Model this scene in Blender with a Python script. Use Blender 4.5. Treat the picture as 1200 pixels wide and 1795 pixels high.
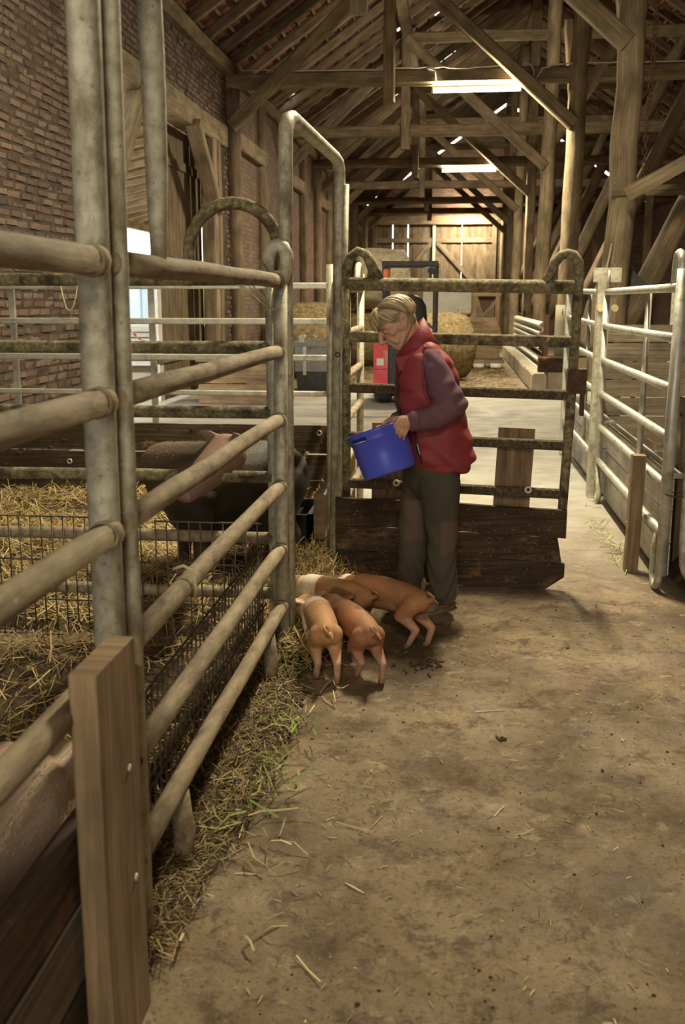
import bpy, bmesh, math, random
import numpy as np
from mathutils import Vector, Matrix, noise
random.seed(7); RNG = np.random.default_rng(7)
for o in list(bpy.data.objects): bpy.data.objects.remove(o)
scene = bpy.context.scene
COL = scene.collection
PI = math.pi

# ------------------------------------------------------------------ camera
# world: Y runs along the barn, Z up, camera stands at the origin
FPX = 1745.0; TH = math.radians(12.0); YAW = math.radians(6.4); CAMH = 1.58
cd = bpy.data.cameras.new('camera'); cam = bpy.data.objects.new('camera', cd); COL.objects.link(cam)
cam.location = (0, 0, CAMH); cam.rotation_euler = (PI/2 - TH, 0, YAW)
cd.sensor_fit = 'VERTICAL'; cd.sensor_height = 36.0; cd.lens = 36.0*FPX/1795.0
cd.clip_end = 300; cd.dof.use_dof = True; cd.dof.focus_distance = 5.0; cd.dof.aperture_fstop = 4.5
scene.camera = cam
# ------------------------------------------------------------------ world: bright hazy daylight outside
w = bpy.data.worlds.new('sky'); scene.world = w; w.use_nodes = True
bg = w.node_tree.nodes['Background']; bg.inputs[0].default_value = (1.0, 0.97, 0.88, 1); bg.inputs[1].default_value = 3.6
# ------------------------------------------------------------------ exposure
vs = scene.view_settings
vs.view_transform = 'Standard'; vs.look = 'None'; vs.gamma = 1.0; vs.use_curve_mapping = False
vs.exposure = 0.1
LAMP_W = 520.0; LAMP_COL = (1.0, 0.88, 0.61)

FW = np.array([-math.sin(YAW)*math.cos(TH), math.cos(YAW)*math.cos(TH), -math.sin(TH)])
RT = np.array([math.cos(YAW), math.sin(YAW), 0.0]); UP = np.cross(RT, FW)
FH = np.array([-math.sin(YAW), math.cos(YAW), 0.0]); CC = np.array([0, 0, CAMH])
def P(x, y, X=None, Y=None, Z=None, HD=None):
    """measure a point: the sight line through a photo pixel met with a known plane"""
    d = FW + RT*((x-600)/FPX) + UP*((897.5-y)/FPX)
    if X is not None: t = X/d[0]
    elif Y is not None: t = Y/d[1]
    elif Z is not None: t = (Z-CAMH)/d[2]
    else: t = HD/float(d @ FH)
    return CC + d*t

# ------------------------------------------------------------------ mesh helpers
class MB:
    def __init__(s): s.v=[]; s.f=[]; s.uv=[]; s.mi=[]; s.sm=[]
    def face(s, idx, uv=None, mi=0, sm=False):
        s.f.append(tuple(idx)); s.uv.append(uv or [(0,0)]*len(idx)); s.mi.append(mi); s.sm.append(sm)
    def box(s, lo, hi, mi=0):
        x0,y0,z0=lo; x1,y1,z1=hi; b=len(s.v)
        s.v += [(x0,y0,z0),(x1,y0,z0),(x1,y1,z0),(x0,y1,z0),(x0,y0,z1),(x1,y0,z1),(x1,y1,z1),(x0,y1,z1)]
        for q in ((0,3,2,1),(4,5,6,7),(0,1,5,4),(2,3,7,6),(1,2,6,5),(3,0,4,7)):
            p=[s.v[b+i] for i in q]
            n=[max(abs(p[i][k]-p[0][k]) for i in range(4)) for k in range(3)]
            k=n.index(min(n))
            a,c=((1,2),(0,2),(0,1))[k]
            s.face([b+i for i in q],[(t[a],t[c]) for t in p],mi)
        return s
    def beam(s, p1, p2, wd, ht, up=(0,0,1), seg=1, jit=0.0, bev=0.0, mi=0, taper=1.0):
        """squared timber / board from p1 to p2, wd across, ht along up; uv.x runs along the grain"""
        p1=Vector(p1); p2=Vector(p2); d=(p2-p1); L=d.length; d.normalize()
        side=d.cross(Vector(up))
        if side.length<1e-4: side=d.cross(Vector((1,0,0)))
        side.normalize(); u=side.cross(d)
        if bev>0:
            prof=[(-wd/2+bev,-ht/2),(wd/2-bev,-ht/2),(wd/2,-ht/2+bev),(wd/2,ht/2-bev),(wd/2-bev,ht/2),(-wd/2+bev,ht/2),(-wd/2,ht/2-bev),(-wd/2,-ht/2+bev)]
        else: prof=[(-wd/2,-ht/2),(wd/2,-ht/2),(wd/2,ht/2),(-wd/2,ht/2)]
        n=len(prof); b=len(s.v); off=random.random()*20
        per=[0]
        for i in range(n):
            a=prof[i]; c=prof[(i+1)%n]; per.append(per[-1]+math.hypot(a[0]-c[0],a[1]-c[1]))
        for k in range(seg+1):
            t=k/seg; sc=1+(taper-1)*t
            jx=random.uniform(-jit,jit) if 0<k<seg else 0; jy=random.uniform(-jit,jit) if 0<k<seg else 0
            for (a,c) in prof: s.v.append(tuple(p1+d*(L*t)+side*(a*sc+jx)+u*(c*sc+jy)))
        for k in range(seg):
            for i in range(n):
                j=(i+1)%n
                s.face([b+k*n+i,b+k*n+j,b+(k+1)*n+j,b+(k+1)*n+i],
                       [(off+L*k/seg,off+per[i]),(off+L*k/seg,off+per[i+1]),(off+L*(k+1)/seg,off+per[i+1]),(off+L*(k+1)/seg,off+per[i])],mi)
        s.face([b+i for i in range(n)][::-1],[(p[0]*.2+off,p[1]) for p in prof][::-1],mi)
        s.face([b+seg*n+i for i in range(n)],[(p[0]*.2+off,p[1]) for p in prof],mi)
        return s
    def tube(s, pts, r, seg=10, mi=0, caps=True, closed=False, jit=0.0, flat=None):
        pts=[Vector(p) for p in pts]; n=len(pts)
        rr=list(r) if hasattr(r,'__len__') else [r]*n
        b=len(s.v); off=random.random()*20
        t0=(pts[1]-pts[0]).normalized(); ref=Vector((0,0,1)) if abs(t0.z)<.9 else Vector((1,0,0))
        nrm=(ref-t0*ref.dot(t0)).normalized(); Ls=[0]
        for i in range(n):
            if closed: t=(pts[(i+1)%n]-pts[i-1]).normalized()
            elif i==0: t=t0
            elif i==n-1: t=(pts[-1]-pts[-2]).normalized()
            else: t=((pts[i+1]-pts[i]).normalized()+(pts[i]-pts[i-1]).normalized()).normalized()
            nrm=(nrm-t*nrm.dot(t)).normalized(); bi=t.cross(nrm)
            if i: Ls.append(Ls[-1]+(pts[i]-pts[i-1]).length)
            fa,fb=(flat[i] if flat else (1,1))
            for k in range(seg):
                a=2*PI*k/seg; q=rr[i]*(1+random.uniform(-jit,jit))
                s.v.append(tuple(pts[i]+nrm*(q*fa*math.cos(a))+bi*(q*fb*math.sin(a))))
        m=n if closed else n-1
        for i in range(m):
            j=(i+1)%n
            for k in range(seg):
                l=(k+1)%seg; ua=off+Ls[i]; ub=off+(Ls[j] if j else Ls[i]+.05); va=k/seg*2*PI*rr[i]; vb=(k+1)/seg*2*PI*rr[i]
                s.face([b+i*seg+k,b+i*seg+l,b+j*seg+l,b+j*seg+k],[(ua,va),(ua,vb),(ub,vb),(ub,va)],mi,True)
        if caps and not closed:
            s.face([b+k for k in range(seg)][::-1],[(off+.1*math.cos(k),off+.1*math.sin(k)) for k in range(seg)],mi)
            s.face([b+(n-1)*seg+k for k in range(seg)],[(off+.1*math.cos(k),off+.1*math.sin(k)) for k in range(seg)],mi)
        return s
    def ell(s, c, r, R=None, nu=16, nv=10):
        c=np.array(c,float); r=np.array(r if hasattr(r,'__len__') else (r,r,r),float); b=len(s.v)
        R=np.eye(3) if R is None else np.array(R)
        s.v.append(tuple(c+R@(r*(0,0,-1))))
        for i in range(1,nv):
            ph=-PI/2+PI*i/nv
            for k in range(nu):
                a=2*PI*k/nu
                s.v.append(tuple(c+R@(r*np.array((math.cos(ph)*math.cos(a),math.cos(ph)*math.sin(a),math.sin(ph))))))
        s.v.append(tuple(c+R@(r*(0,0,1)))); top=len(s.v)-1
        for k in range(nu):
            l=(k+1)%nu
            s.face([b,b+1+l,b+1+k],sm=True); s.face([top,top-nu+k,top-nu+l],sm=True)
            for i in range(nv-2):
                q=b+1+i*nu; s.face([q+k,q+l,q+nu+l,q+nu+k],sm=True)
        return s
    def cap(s, p1, r1, p2, r2, seg=14, nh=4):
        """closed tapered capsule"""
        p1=Vector(p1); p2=Vector(p2); d=p2-p1; L=d.length
        if L<1e-5: return s.ell(p1,r1)
        d/=L; pts=[]; rr=[]
        for i in range(nh):
            a=-PI/2+(PI/2)*(i+.35)/nh; pts.append(p1+d*(r1*math.sin(a))); rr.append(r1*math.cos(a))
        pts+= [p1,p2]; rr+=[r1,r2]
        for i in range(1,nh+1):
            a=(PI/2)*(i-.35)/nh; pts.append(p2+d*(r2*math.sin(a))); rr.append(r2*math.cos(a))
        return s.tube(pts,rr,seg)
    def chain(s, seq, seg=14):
        for (a,ra),(c,rc) in zip(seq[:-1],seq[1:]): s.cap(a,ra,c,rc,seg)
        return s
    def loft(s, rings, mi=0, sm=True):
        n=len(rings[0]); b=len(s.v)
        for r in rings: s.v += [tuple(p) for p in r]
        for i in range(len(rings)-1):
            for k in range(n):
                l=(k+1)%n; s.face([b+i*n+k,b+i*n+l,b+(i+1)*n+l,b+(i+1)*n+k],[(k/n,i*.1),((k+1)/n,i*.1),((k+1)/n,i*.1+.1),(k/n,i*.1+.1)],mi,sm)
        s.face([b+k for k in range(n)][::-1],mi=mi); s.face([b+(len(rings)-1)*n+k for k in range(n)],mi=mi)
        return s
    def prism(s, poly, p_off, mi=0):
        """polygon (list of 3D points) extruded by the vector p_off"""
        n=len(poly); b=len(s.v); po=Vector(p_off)
        s.v += [tuple(Vector(p)) for p in poly]+[tuple(Vector(p)+po) for p in poly]
        uv=[(p[0]+p[1],p[2]) for p in poly]
        s.face(range(b,b+n),uv,mi); s.face([b+n+i for i in range(n)][::-1],uv[::-1],mi)
        for i in range(n):
            j=(i+1)%n; s.face([b+j,b+i,b+n+i,b+n+j],[uv[j],uv[i],uv[i],uv[j]],mi)
        return s
    def mesh(s, name, origin=(0,0,0)):
        me=bpy.data.meshes.new(name); ox,oy,oz=origin
        me.from_pydata([(x-ox,y-oy,z-oz) for x,y,z in s.v],[],s.f)
        ul=me.uv_layers.new(name='UVMap'); ul.data.foreach_set('uv',[c for f in s.uv for q in f for c in q])
        me.polygons.foreach_set('material_index',s.mi); me.polygons.foreach_set('use_smooth',s.sm)
        bm=bmesh.new(); bm.from_mesh(me); bmesh.ops.recalc_face_normals(bm,faces=bm.faces); bm.to_mesh(me); bm.free()
        return me
def worigin(o):
    v=Vector((0,0,0))
    while o is not None: v+=o.location; o=o.parent
    return v
def link(name, me, mats, parent=None, loc=(0,0,0)):
    o=bpy.data.objects.new(name,me); COL.objects.link(o); o.parent=parent; o.location=loc
    if me is not None and mats is not None and not me.materials:
        for m in (mats if isinstance(mats,(list,tuple)) else [mats]): me.materials.append(m)
    return o
def build(name, mb, mats, parent=None, origin=None):
    """one mesh object from world coordinates"""
    if parent is not None: return link(name, mb.mesh(name,worigin(parent)), mats, parent)
    og=origin or (0,0,0)
    return link(name, mb.mesh(name,og), mats, None, og)
def tag(o, label, cat, group=None, kind=None):
    o['label']=label
    if cat: o['category']=cat
    if group: o['group']=group
    if kind: o['kind']=kind
    return o
def thing(name, label, cat, loc, group=None):
    o=bpy.data.objects.new(name,None); COL.objects.link(o); o.location=loc; o.empty_display_size=.1
    return tag(o,label,cat,group)
def struct(o, label=None):
    o['kind']='structure'
    if label: o['label']=label
    return o
def arc(c, r, a0, a1, n, ax, ay):
    c=Vector(c); ax=Vector(ax); ay=Vector(ay)
    return [tuple(c+ax*(r*math.cos(a0+(a1-a0)*i/n))+ay*(r*math.sin(a0+(a1-a0)*i/n))) for i in range(n+1)]

# ------------------------------------------------------------------ materials
def nodes(name):
    m=bpy.data.materials.new(name); m.use_nodes=True; nt=m.node_tree
    return m,nt,nt.nodes['Principled BSDF']
def N(nt,t,**k):
    n=nt.nodes.new(t)
    for a,b in k.items(): setattr(n,a,b)
    return n
def ramp(nt, src, cols, lo=.3, hi=.7, interp='LINEAR'):
    r=N(nt,'ShaderNodeValToRGB'); e=r.color_ramp.elements; r.color_ramp.interpolation=interp
    while len(e)<len(cols): e.new(.5)
    for i,c in enumerate(cols):
        e[i].position=lo+(hi-lo)*i/max(1,len(cols)-1); e[i].color=(*c,1) if len(c)==3 else c
    nt.links.new(src,r.inputs[0]); return r.outputs[0]
def mix(nt, fac, a, b, mode='MIX'):
    m=N(nt,'ShaderNodeMix',data_type='RGBA',blend_type=mode)
    for s,v in ((m.inputs[0],fac),(m.inputs[6],a),(m.inputs[7],b)):
        if isinstance(v,(int,float)): s.default_value=v
        elif isinstance(v,(tuple,list)): s.default_value=(*v,1)
        else: nt.links.new(v,s)
    return m.outputs[2]
def coords(nt, kind, sc=(1,1,1), rnd=True):
    tc=N(nt,'ShaderNodeTexCoord'); mp=N(nt,'ShaderNodeMapping'); mp.inputs['Scale'].default_value=sc
    nt.links.new(tc.outputs[kind],mp.inputs[0])
    if rnd:
        oi=N(nt,'ShaderNodeObjectInfo'); ml=N(nt,'ShaderNodeMath',operation='MULTIPLY'); ml.inputs[1].default_value=37.
        nt.links.new(oi.outputs['Random'],ml.inputs[0]); nt.links.new(ml.outputs[0],mp.inputs['Location'])
    return mp.outputs[0]
def noi(nt, vec, scale, detail=5, rough=.6, dist=0):
    n=N(nt,'ShaderNodeTexNoise'); n.inputs['Scale'].default_value=scale; n.inputs['Detail'].default_value=detail
    n.inputs['Roughness'].default_value=rough; n.inputs['Distortion'].default_value=dist
    nt.links.new(vec,n.inputs['Vector']); return n.outputs['Fac']
def bump(nt, bs, h, strength, dist=.01):
    b=N(nt,'ShaderNodeBump'); b.inputs['Strength'].default_value=strength; b.inputs['Distance'].default_value=dist
    nt.links.new(h,b.inputs['Height']); nt.links.new(b.outputs[0],bs.inputs['Normal'])
def mat(name, cols, sc=(1,1,1), scale=6, coord='Object', rough=.7, metal=0, bmp=.3, lo=.3, hi=.7, dirt=None, dirt2=None, bscale=None, spec=.4, rnd=True, dist=0):
    """noise-mottled surface: cols = ramp, dirt = (colour, scale, lo, hi) blotches of a second substance"""
    m,nt,bs=nodes(name); v=coords(nt,coord,sc,rnd)
    f=noi(nt,v,scale,6,.62,dist); c=ramp(nt,f,cols,lo,hi)
    for d in (dirt,dirt2):
        if d:
            vv=coords(nt,coord,d[4] if len(d)>4 else (1,1,1),rnd)
            k=ramp(nt,noi(nt,vv,d[1],6,.65),[(0,0,0),(1,1,1)],d[2],d[3]); c=mix(nt,k,c,d[0])
    nt.links.new(c,bs.inputs['Base Color']); bs.inputs['Roughness'].default_value=rough; bs.inputs['Metallic'].default_value=metal
    bs.inputs['Specular IOR Level'].default_value=spec
    if bmp: bump(nt,bs,noi(nt,v,bscale or scale*3,6,.7),bmp)
    return m
def wood(name, dark, light, rough=.85, grain=1.0, dirt=None, bmp=.5):
    m,nt,bs=nodes(name); v=coords(nt,'UV',(1.0,34*grain,1))
    f=noi(nt,v,1.6,8,.7,.2); c=ramp(nt,f,[dark,tuple((a+b)/2 for a,b in zip(dark,light)),light],.32,.68)
    v2=coords(nt,'UV',(1.5,3,1)); k=ramp(nt,noi(nt,v2,1.3,5,.6),[(.45,.45,.45),(1.15,1.15,1.15)],.3,.7); c=mix(nt,1.0,c,k,'MULTIPLY')
    if dirt:
        kk=ramp(nt,noi(nt,coords(nt,'UV',(1,1.6,1)),dirt[1],6,.65),[(0,0,0),(1,1,1)],dirt[2],dirt[3]); c=mix(nt,kk,c,dirt[0])
    nt.links.new(c,bs.inputs['Base Color']); bs.inputs['Roughness'].default_value=rough; bs.inputs['Specular IOR Level'].default_value=.25
    bump(nt,bs,f,bmp,.012); return m
def plain(name, col, rough=.6, metal=0, emit=0, spec=.4):
    m,nt,bs=nodes(name); bs.inputs['Base Color'].default_value=(*col,1); bs.inputs['Roughness'].default_value=rough
    bs.inputs['Metallic'].default_value=metal; bs.inputs['Specular IOR Level'].default_value=spec
    if emit:
        bs.inputs['Emission Color'].default_value=(*col,1); bs.inputs['Emission Strength'].default_value=emit
    return m
def attr_mat(name, rough=.7, bmp=.3, bscale=90, spec=.35, var=.25, sc=(1,1,1), sheen=0):
    """colour from the mesh's own pigment attribute, plus fine noise"""
    m,nt,bs=nodes(name); a=N(nt,'ShaderNodeAttribute',attribute_name='Col'); v=coords(nt,'Object',sc)
    f=noi(nt,v,bscale,6,.65); k=ramp(nt,f,[(1-var,)*3,(1+var,)*3],.3,.7); c=mix(nt,1.0,a.outputs['Color'],k,'MULTIPLY')
    nt.links.new(c,bs.inputs['Base Color']); bs.inputs['Roughness'].default_value=rough; bs.inputs['Specular IOR Level'].default_value=spec
    if sheen: bs.inputs['Sheen Weight'].default_value=sheen
    if bmp: bump(nt,bs,f,bmp,.004)
    return m
def brick_mats():
    m,nt,bs=nodes('brick_clay'); oi=N(nt,'ShaderNodeObjectInfo'); at=N(nt,'ShaderNodeAttribute',attribute_name='rnd')
    ad=N(nt,'ShaderNodeMath',operation='ADD'); fr=N(nt,'ShaderNodeMath',operation='FRACT')
    nt.links.new(oi.outputs['Random'],ad.inputs[0]); nt.links.new(at.outputs['Fac'],ad.inputs[1]); nt.links.new(ad.outputs[0],fr.inputs[0])
    c=ramp(nt,fr.outputs[0],[(.07,.045,.036),(.125,.072,.054),(.165,.100,.076),(.20,.135,.10),(.14,.080,.060),(.095,.06,.048)],0,1)
    f=noi(nt,coords(nt,'Object'),30,6,.7); k=ramp(nt,f,[(.55,.55,.55),(1.25,1.25,1.25)],.3,.7); c=mix(nt,1.0,c,k,'MULTIPLY')
    g=ramp(nt,noi(nt,coords(nt,'Object',rnd=True),5,5,.7),[(0,0,0),(.6,.6,.6)],.5,.75); c=mix(nt,g,c,(.17,.13,.095))
    nt.links.new(c,bs.inputs['Base Color']); bs.inputs['Roughness'].default_value=.92; bump(nt,bs,f,.6,.01)
    m2,nt,bs=nodes('brickwork_far'); bt=N(nt,'ShaderNodeTexBrick'); v=coords(nt,'UV',rnd=False); nt.links.new(v,bt.inputs['Vector'])
    bt.inputs['Scale'].default_value=1; bt.inputs['Brick Width'].default_value=.26; bt.inputs['Row Height'].default_value=.083
    bt.inputs['Mortar Size'].default_value=.010; bt.inputs['Color1'].default_value=(.20,.115,.082,1); bt.inputs['Color2'].default_value=(.12,.068,.050,1); bt.inputs['Mortar'].default_value=(.085,.065,.047,1)
    g=ramp(nt,noi(nt,v,1.5,6,.7),[(0,0,0),(.45,.45,.45)],.5,.8); c=mix(nt,g,bt.outputs['Color'],(.24,.185,.13))
    nt.links.new(c,bs.inputs['Base Color']); bs.inputs['Roughness'].default_value=.92; bump(nt,bs,bt.outputs['Fac'],-.6,.015)
    return m,m2
MBRICK,MBRICKFAR=brick_mats()
MMORTAR=mat('mortar',[(.035,.024,.017),(.09,.066,.046)],scale=8,rough=.95,bmp=.6,bscale=50)
MWOOD=wood('barn_timber',(.095,.065,.04),(.29,.215,.135))
MWOODL=wood('barn_timber_light',(.15,.108,.063),(.41,.315,.195))
MRAFT=wood('rafter_wood',(.085,.055,.034),(.27,.195,.12))
MPLANKD=wood('dirty_plank',(.035,.023,.014),(.13,.088,.05),dirt=((.30,.215,.12),3.5,.60,.72))
MPLANKM=wood('muddy_plank',(.03,.019,.012),(.12,.074,.042),dirt=((.20,.11,.055),5,.54,.68))
MPLANK=wood('plank_brown',(.16,.105,.06),(.38,.265,.155),grain=.7)
MPLANKP=wood('plank_pale',(.58,.54,.48),(.86,.82,.76),dirt=((.22,.18,.14),4,.62,.8))
MPLANKG=wood('plank_grey',(.12,.09,.06),(.27,.21,.145))
MTILE=mat('roof_tile',[(.075,.03,.02),(.17,.062,.04),(.15,.09,.06)],scale=3,rough=.9,bmp=.4)
MGALV=mat('galvanised_dirty',[(.30,.275,.19),(.48,.45,.34),(.62,.59,.48)],scale=26,coord='Object',rough=.52,metal=.3,bmp=.4,bscale=130,dirt=((.16,.115,.065),8,.52,.70,(1,1,.4)),dirt2=((.09,.066,.038),85,.60,.71))
MGALVC=mat('galvanised_clean',[(.40,.39,.32),(.60,.59,.51)],scale=16,rough=.45,metal=.4,bmp=.15,bscale=90,dirt=((.25,.205,.135),7,.54,.72),dirt2=((.12,.095,.06),90,.62,.72))
MRAIL=mat('rail_mud',[(.17,.128,.08),(.30,.235,.152),(.41,.335,.225)],sc=(1,.25,1),scale=30,rough=.8,metal=.0,bmp=.5,bscale=140,dirt=((.10,.07,.042),12,.54,.70,(1,.3,1)),dirt2=((.58,.50,.36),55,.66,.74,(1,.4,1)))
MRAILG=mat('rail_mud_green',[(.11,.09,.043),(.25,.21,.11),(.44,.385,.24)],scale=48,rough=.8,metal=.0,bmp=.7,bscale=160,dirt=((.06,.044,.024),14,.46,.64))
MRAILD=mat('rail_mud_dark',[(.045,.031,.017),(.12,.088,.05),(.30,.235,.14)],scale=60,rough=.85,bmp=.7,bscale=160,lo=.36,hi=.78)
MWIRE=mat('wire_green',[(.03,.045,.028),(.08,.085,.05)],scale=20,rough=.6,metal=.2,bmp=.2,dirt=((.15,.11,.065),7,.45,.65))
MWIREB=mat('wire_mud',[(.10,.075,.045),(.22,.17,.11)],scale=25,rough=.7,metal=.2,bmp=.3)
MCONC=mat('concrete_old',[(.30,.25,.18),(.46,.40,.30)],scale=5,rough=.9,bmp=.5,bscale=40)
MRUST=mat('rusty_iron',[(.05,.03,.018),(.14,.07,.035)],scale=25,rough=.8,metal=.3,bmp=.4)
MROPE=mat('twine',[(.42,.33,.20),(.62,.52,.35)],scale=60,rough=.9,bmp=.3)
MCABLE=plain('white_cable',(.62,.58,.48),.6)
MWHITE=plain('white_enamel',(.8,.78,.7),.4)
MBLACK=mat('black_plastic',[(.012,.012,.012),(.035,.033,.03)],scale=20,rough=.55,bmp=.1)
MTUBE=plain('lamp_tube',(1.0,.90,.70),.4,emit=14.0)
# ================================================================== THE SETTING
XL, XR, XP = -4.1, 8.1, 1.97         # inner faces of the side walls, inner post row
YB, YF = -6.0, 46.0                  # wall behind the camera, gate wall
ZT, ZPL, SL = 5.22, 5.66, 0.68       # tie beam height, wall plate, roof slope
XRG = 2.0                            # ridge
def zroof(x): return ZPL+SL*((x-XL) if x<=XRG else (2*XRG-x-XL))
# ---- floor
def floor_mat():
    m,nt,bs=nodes('barn_floor'); v=coords(nt,'Object',rnd=False)
    c=ramp(nt,noi(nt,v,1.3,8,.66,.4),[(.085,.056,.031),(.165,.117,.068),(.255,.188,.115),(.35,.268,.17)],.32,.68)
    c=mix(nt,ramp(nt,noi(nt,v,7,8,.72,.4),[(0,0,0),(.85,.85,.85)],.50,.62),c,(.085,.055,.031))
    c=mix(nt,ramp(nt,noi(nt,v,9.5,8,.75,.5),[(0,0,0),(.6,.6,.6)],.56,.66),c,(.44,.345,.225))
    c=mix(nt,ramp(nt,noi(nt,v,32,7,.78),[(0,0,0),(.8,.8,.8)],.53,.63),c,(.075,.05,.03))
    c=mix(nt,ramp(nt,noi(nt,v,85,5,.75),[(0,0,0),(.85,.85,.85)],.56,.66),c,(.045,.03,.018))
    c=mix(nt,ramp(nt,noi(nt,v,130,4,.7),[(0,0,0),(.75,.75,.75)],.62,.70),c,(.50,.41,.28))
    # swept pale concrete beyond the pens
    sx=N(nt,'ShaderNodeSeparateXYZ'); nt.links.new(v,sx.inputs[0])
    mr=N(nt,'ShaderNodeMapRange'); nt.links.new(sx.outputs['Y'],mr.inputs['Value']); mr.inputs['From Min'].default_value=5.3; mr.inputs['From Max'].default_value=8.2
    vs_=coords(nt,'Object',(.7,1.0,1),rnd=False)
    pc=ramp(nt,noi(nt,vs_,2.2,7,.65,.3),[(.25,.22,.18),(.38,.355,.30),(.46,.435,.38)],.28,.7)
    c=mix(nt,mr.outputs[0],c,pc)
    mr2=N(nt,'ShaderNodeMapRange'); nt.links.new(sx.outputs['Y'],mr2.inputs['Value']); mr2.inputs['From Min'].default_value=17.8; mr2.inputs['From Max'].default_value=18.6
    c=mix(nt,mr2.outputs[0],c,ramp(nt,noi(nt,v,9,7,.75),[(.12,.085,.045),(.30,.22,.115)],.35,.65))
    nt.links.new(c,bs.inputs['Base Color'])
    r=ramp(nt,noi(nt,v,3,6,.6),[(.55,.55,.55),(.9,.9,.9)],.35,.65); nt.links.new(r,bs.inputs['Roughness']); bs.inputs['Specular IOR Level'].default_value=.3
    bump(nt,bs,noi(nt,v,22,8,.75),.6,.012); return m
struct(build('floor',MB().box((XL-.35,YB,-.2),(XR+.35,YF+.3,0)),floor_mat()),'brown dusty concrete barn floor')
# ---- walls
mb=MB(); t0,t1=XL-.36,XL
Y0o,Y1o,ZLO,ZLT=12.2,17.7,4.2,4.56      # big side doorway
Y0s,Y1s=33.2,34.9                       # far narrow doorway
mb.box((t0,YB,0),(t1-.012,Y0o,ZPL)); mb.box((t0,Y0o,ZLT),(t1-.012,Y1o+.9,ZPL)); mb.box((t0,Y1o,0),(t1,YF,ZPL-.01),mi=1) if False else None
mb.box((t0,Y1o,0),(t1-.012,Y1o+.9,ZLT)); mb.box((t0,Y1o+.9,0),(t1,Y0s,ZPL),mi=1); mb.box((t0,Y0s,4.45),(t1,Y1s,ZPL),mi=1); mb.box((t0,Y1s,0),(t1,YF+.3,ZPL),mi=1)
WL=struct(build('wall_left',mb,[MMORTAR,MBRICKFAR]),'old red brick side wall')
struct(build('wall_right',MB().box((XR,YB,0),(XR+.35,YF+.3,ZPL)),MBRICKFAR),'old red brick wall behind the right aisle')
mb=MB(); gx0,gx1,gz=-3.75,1.62,4.95
mb.box((XL,YF,0),(gx0,YF+.3,ZPL)); mb.box((gx1,YF,0),(XR,YF+.3,ZPL)); mb.box((gx0,YF,gz),(gx1,YF+.3,ZPL))
mb.prism([(XL,YF,ZPL),(XR,YF,ZPL),(XRG,YF,zroof(XRG))],(0,.3,0))
struct(build('wall_back',mb,MBRICKFAR),'brick gable wall around the plank gate')
mb=MB().box((XL,YB-.3,0),(-3.2,YB,ZPL)).box((1.6,YB-.3,0),(XR,YB,ZPL)).box((-3.2,YB-.3,4.2),(1.6,YB,ZPL)); mb.prism([(XL,YB,ZPL),(XR,YB,ZPL),(XRG,YB,zroof(XRG))],(0,-.3,0))
struct(build('wall_front',mb,MBRICKFAR),'brick gable wall with an open gateway')
# single bricks of the near wall, proud of the mortar by different amounts
def brick_mesh(i):
    mb=MB(); r=random.Random(i); b=.006
    q=lambda:r.uniform(-.007,.007)
    x0,x1=-.04,.0; y0,y1=-.118,.118; z0,z1=-.0325,.0325
    front=[(x1+q(),y0+b+q(),z0+b+q()),(x1+q(),y1-b+q(),z0+b+q()),(x1+q(),y1-b+q(),z1-b+q()),(x1+q(),y0+b+q(),z1-b+q())]
    back=[(x0,y0+q(),z0+q()),(x0,y1+q(),z0+q()),(x0,y1+q(),z1+q()),(x0,y0+q(),z1+q())]
    mb.v=front+back; mb.face((0,1,2,3))
    for i_ in range(4): j=(i_+1)%4; mb.face((i_,4+i_,4+j,j))
    mb.face((7,6,5,4)); return mb
BM=[brick_mesh(i) for i in range(6)]; BME=[b.mesh('brick') for b in BM]
spots=[]; row=0; z=.05
while z<ZPL-.04:
    y=7.6+(.13 if row%2 else 0)
    while y<18.35:
        hw=1.0 if random.random()<.72 else .46
        y+=.13*hw
        if y<Y0o-.12 or z>ZLT+.04 or y>Y1o+.3: spots.append((y,z+.006*math.sin(y*1.7+row)+random.uniform(-.003,.003),hw))
        y+=.13*hw
    z+=.083; row+=1
def vis(y,z,hw=1):
    q=np.array((XL,y,z))-CC; dz=q@FW; px=600+FPX*(q@RT)/dz; py=897.5-FPX*(q@UP)/dz
    return -15<px<165 and -10<py<740
seen=sorted([s for s in spots if vis(*s)],key=lambda s:s[0]); parts=set(seen[:300])
for (y,z,hw) in seen[:300]:
    o=link('brick',random.choice(BME),MBRICK,WL,(XL+random.uniform(-.012,.010),y,z))
    o.rotation_euler=(random.uniform(-.03,.03),random.uniform(-.05,.05),random.uniform(-.03,.03)); o.scale=(1,hw*random.uniform(.95,1.0),random.uniform(.88,1.02))
mb=MB(); rn=[]
for s in spots:
    if s in parts: continue
    t=random.choice(BM); b=len(mb.v); dx=random.uniform(-.012,.010)
    mb.v+=[(x+XL+dx,yy*s[2]+s[0],zz+s[1]) for x,yy,zz in t.v]
    for f in t.f: mb.face([b+i for i in f])
    rn+=[random.random()]*8
o=build('brickwork',mb,MBRICK,WL); o['kind']='stuff'
a=o.data.attributes.new('rnd','FLOAT','POINT'); a.data.foreach_set('value',rn)
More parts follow.
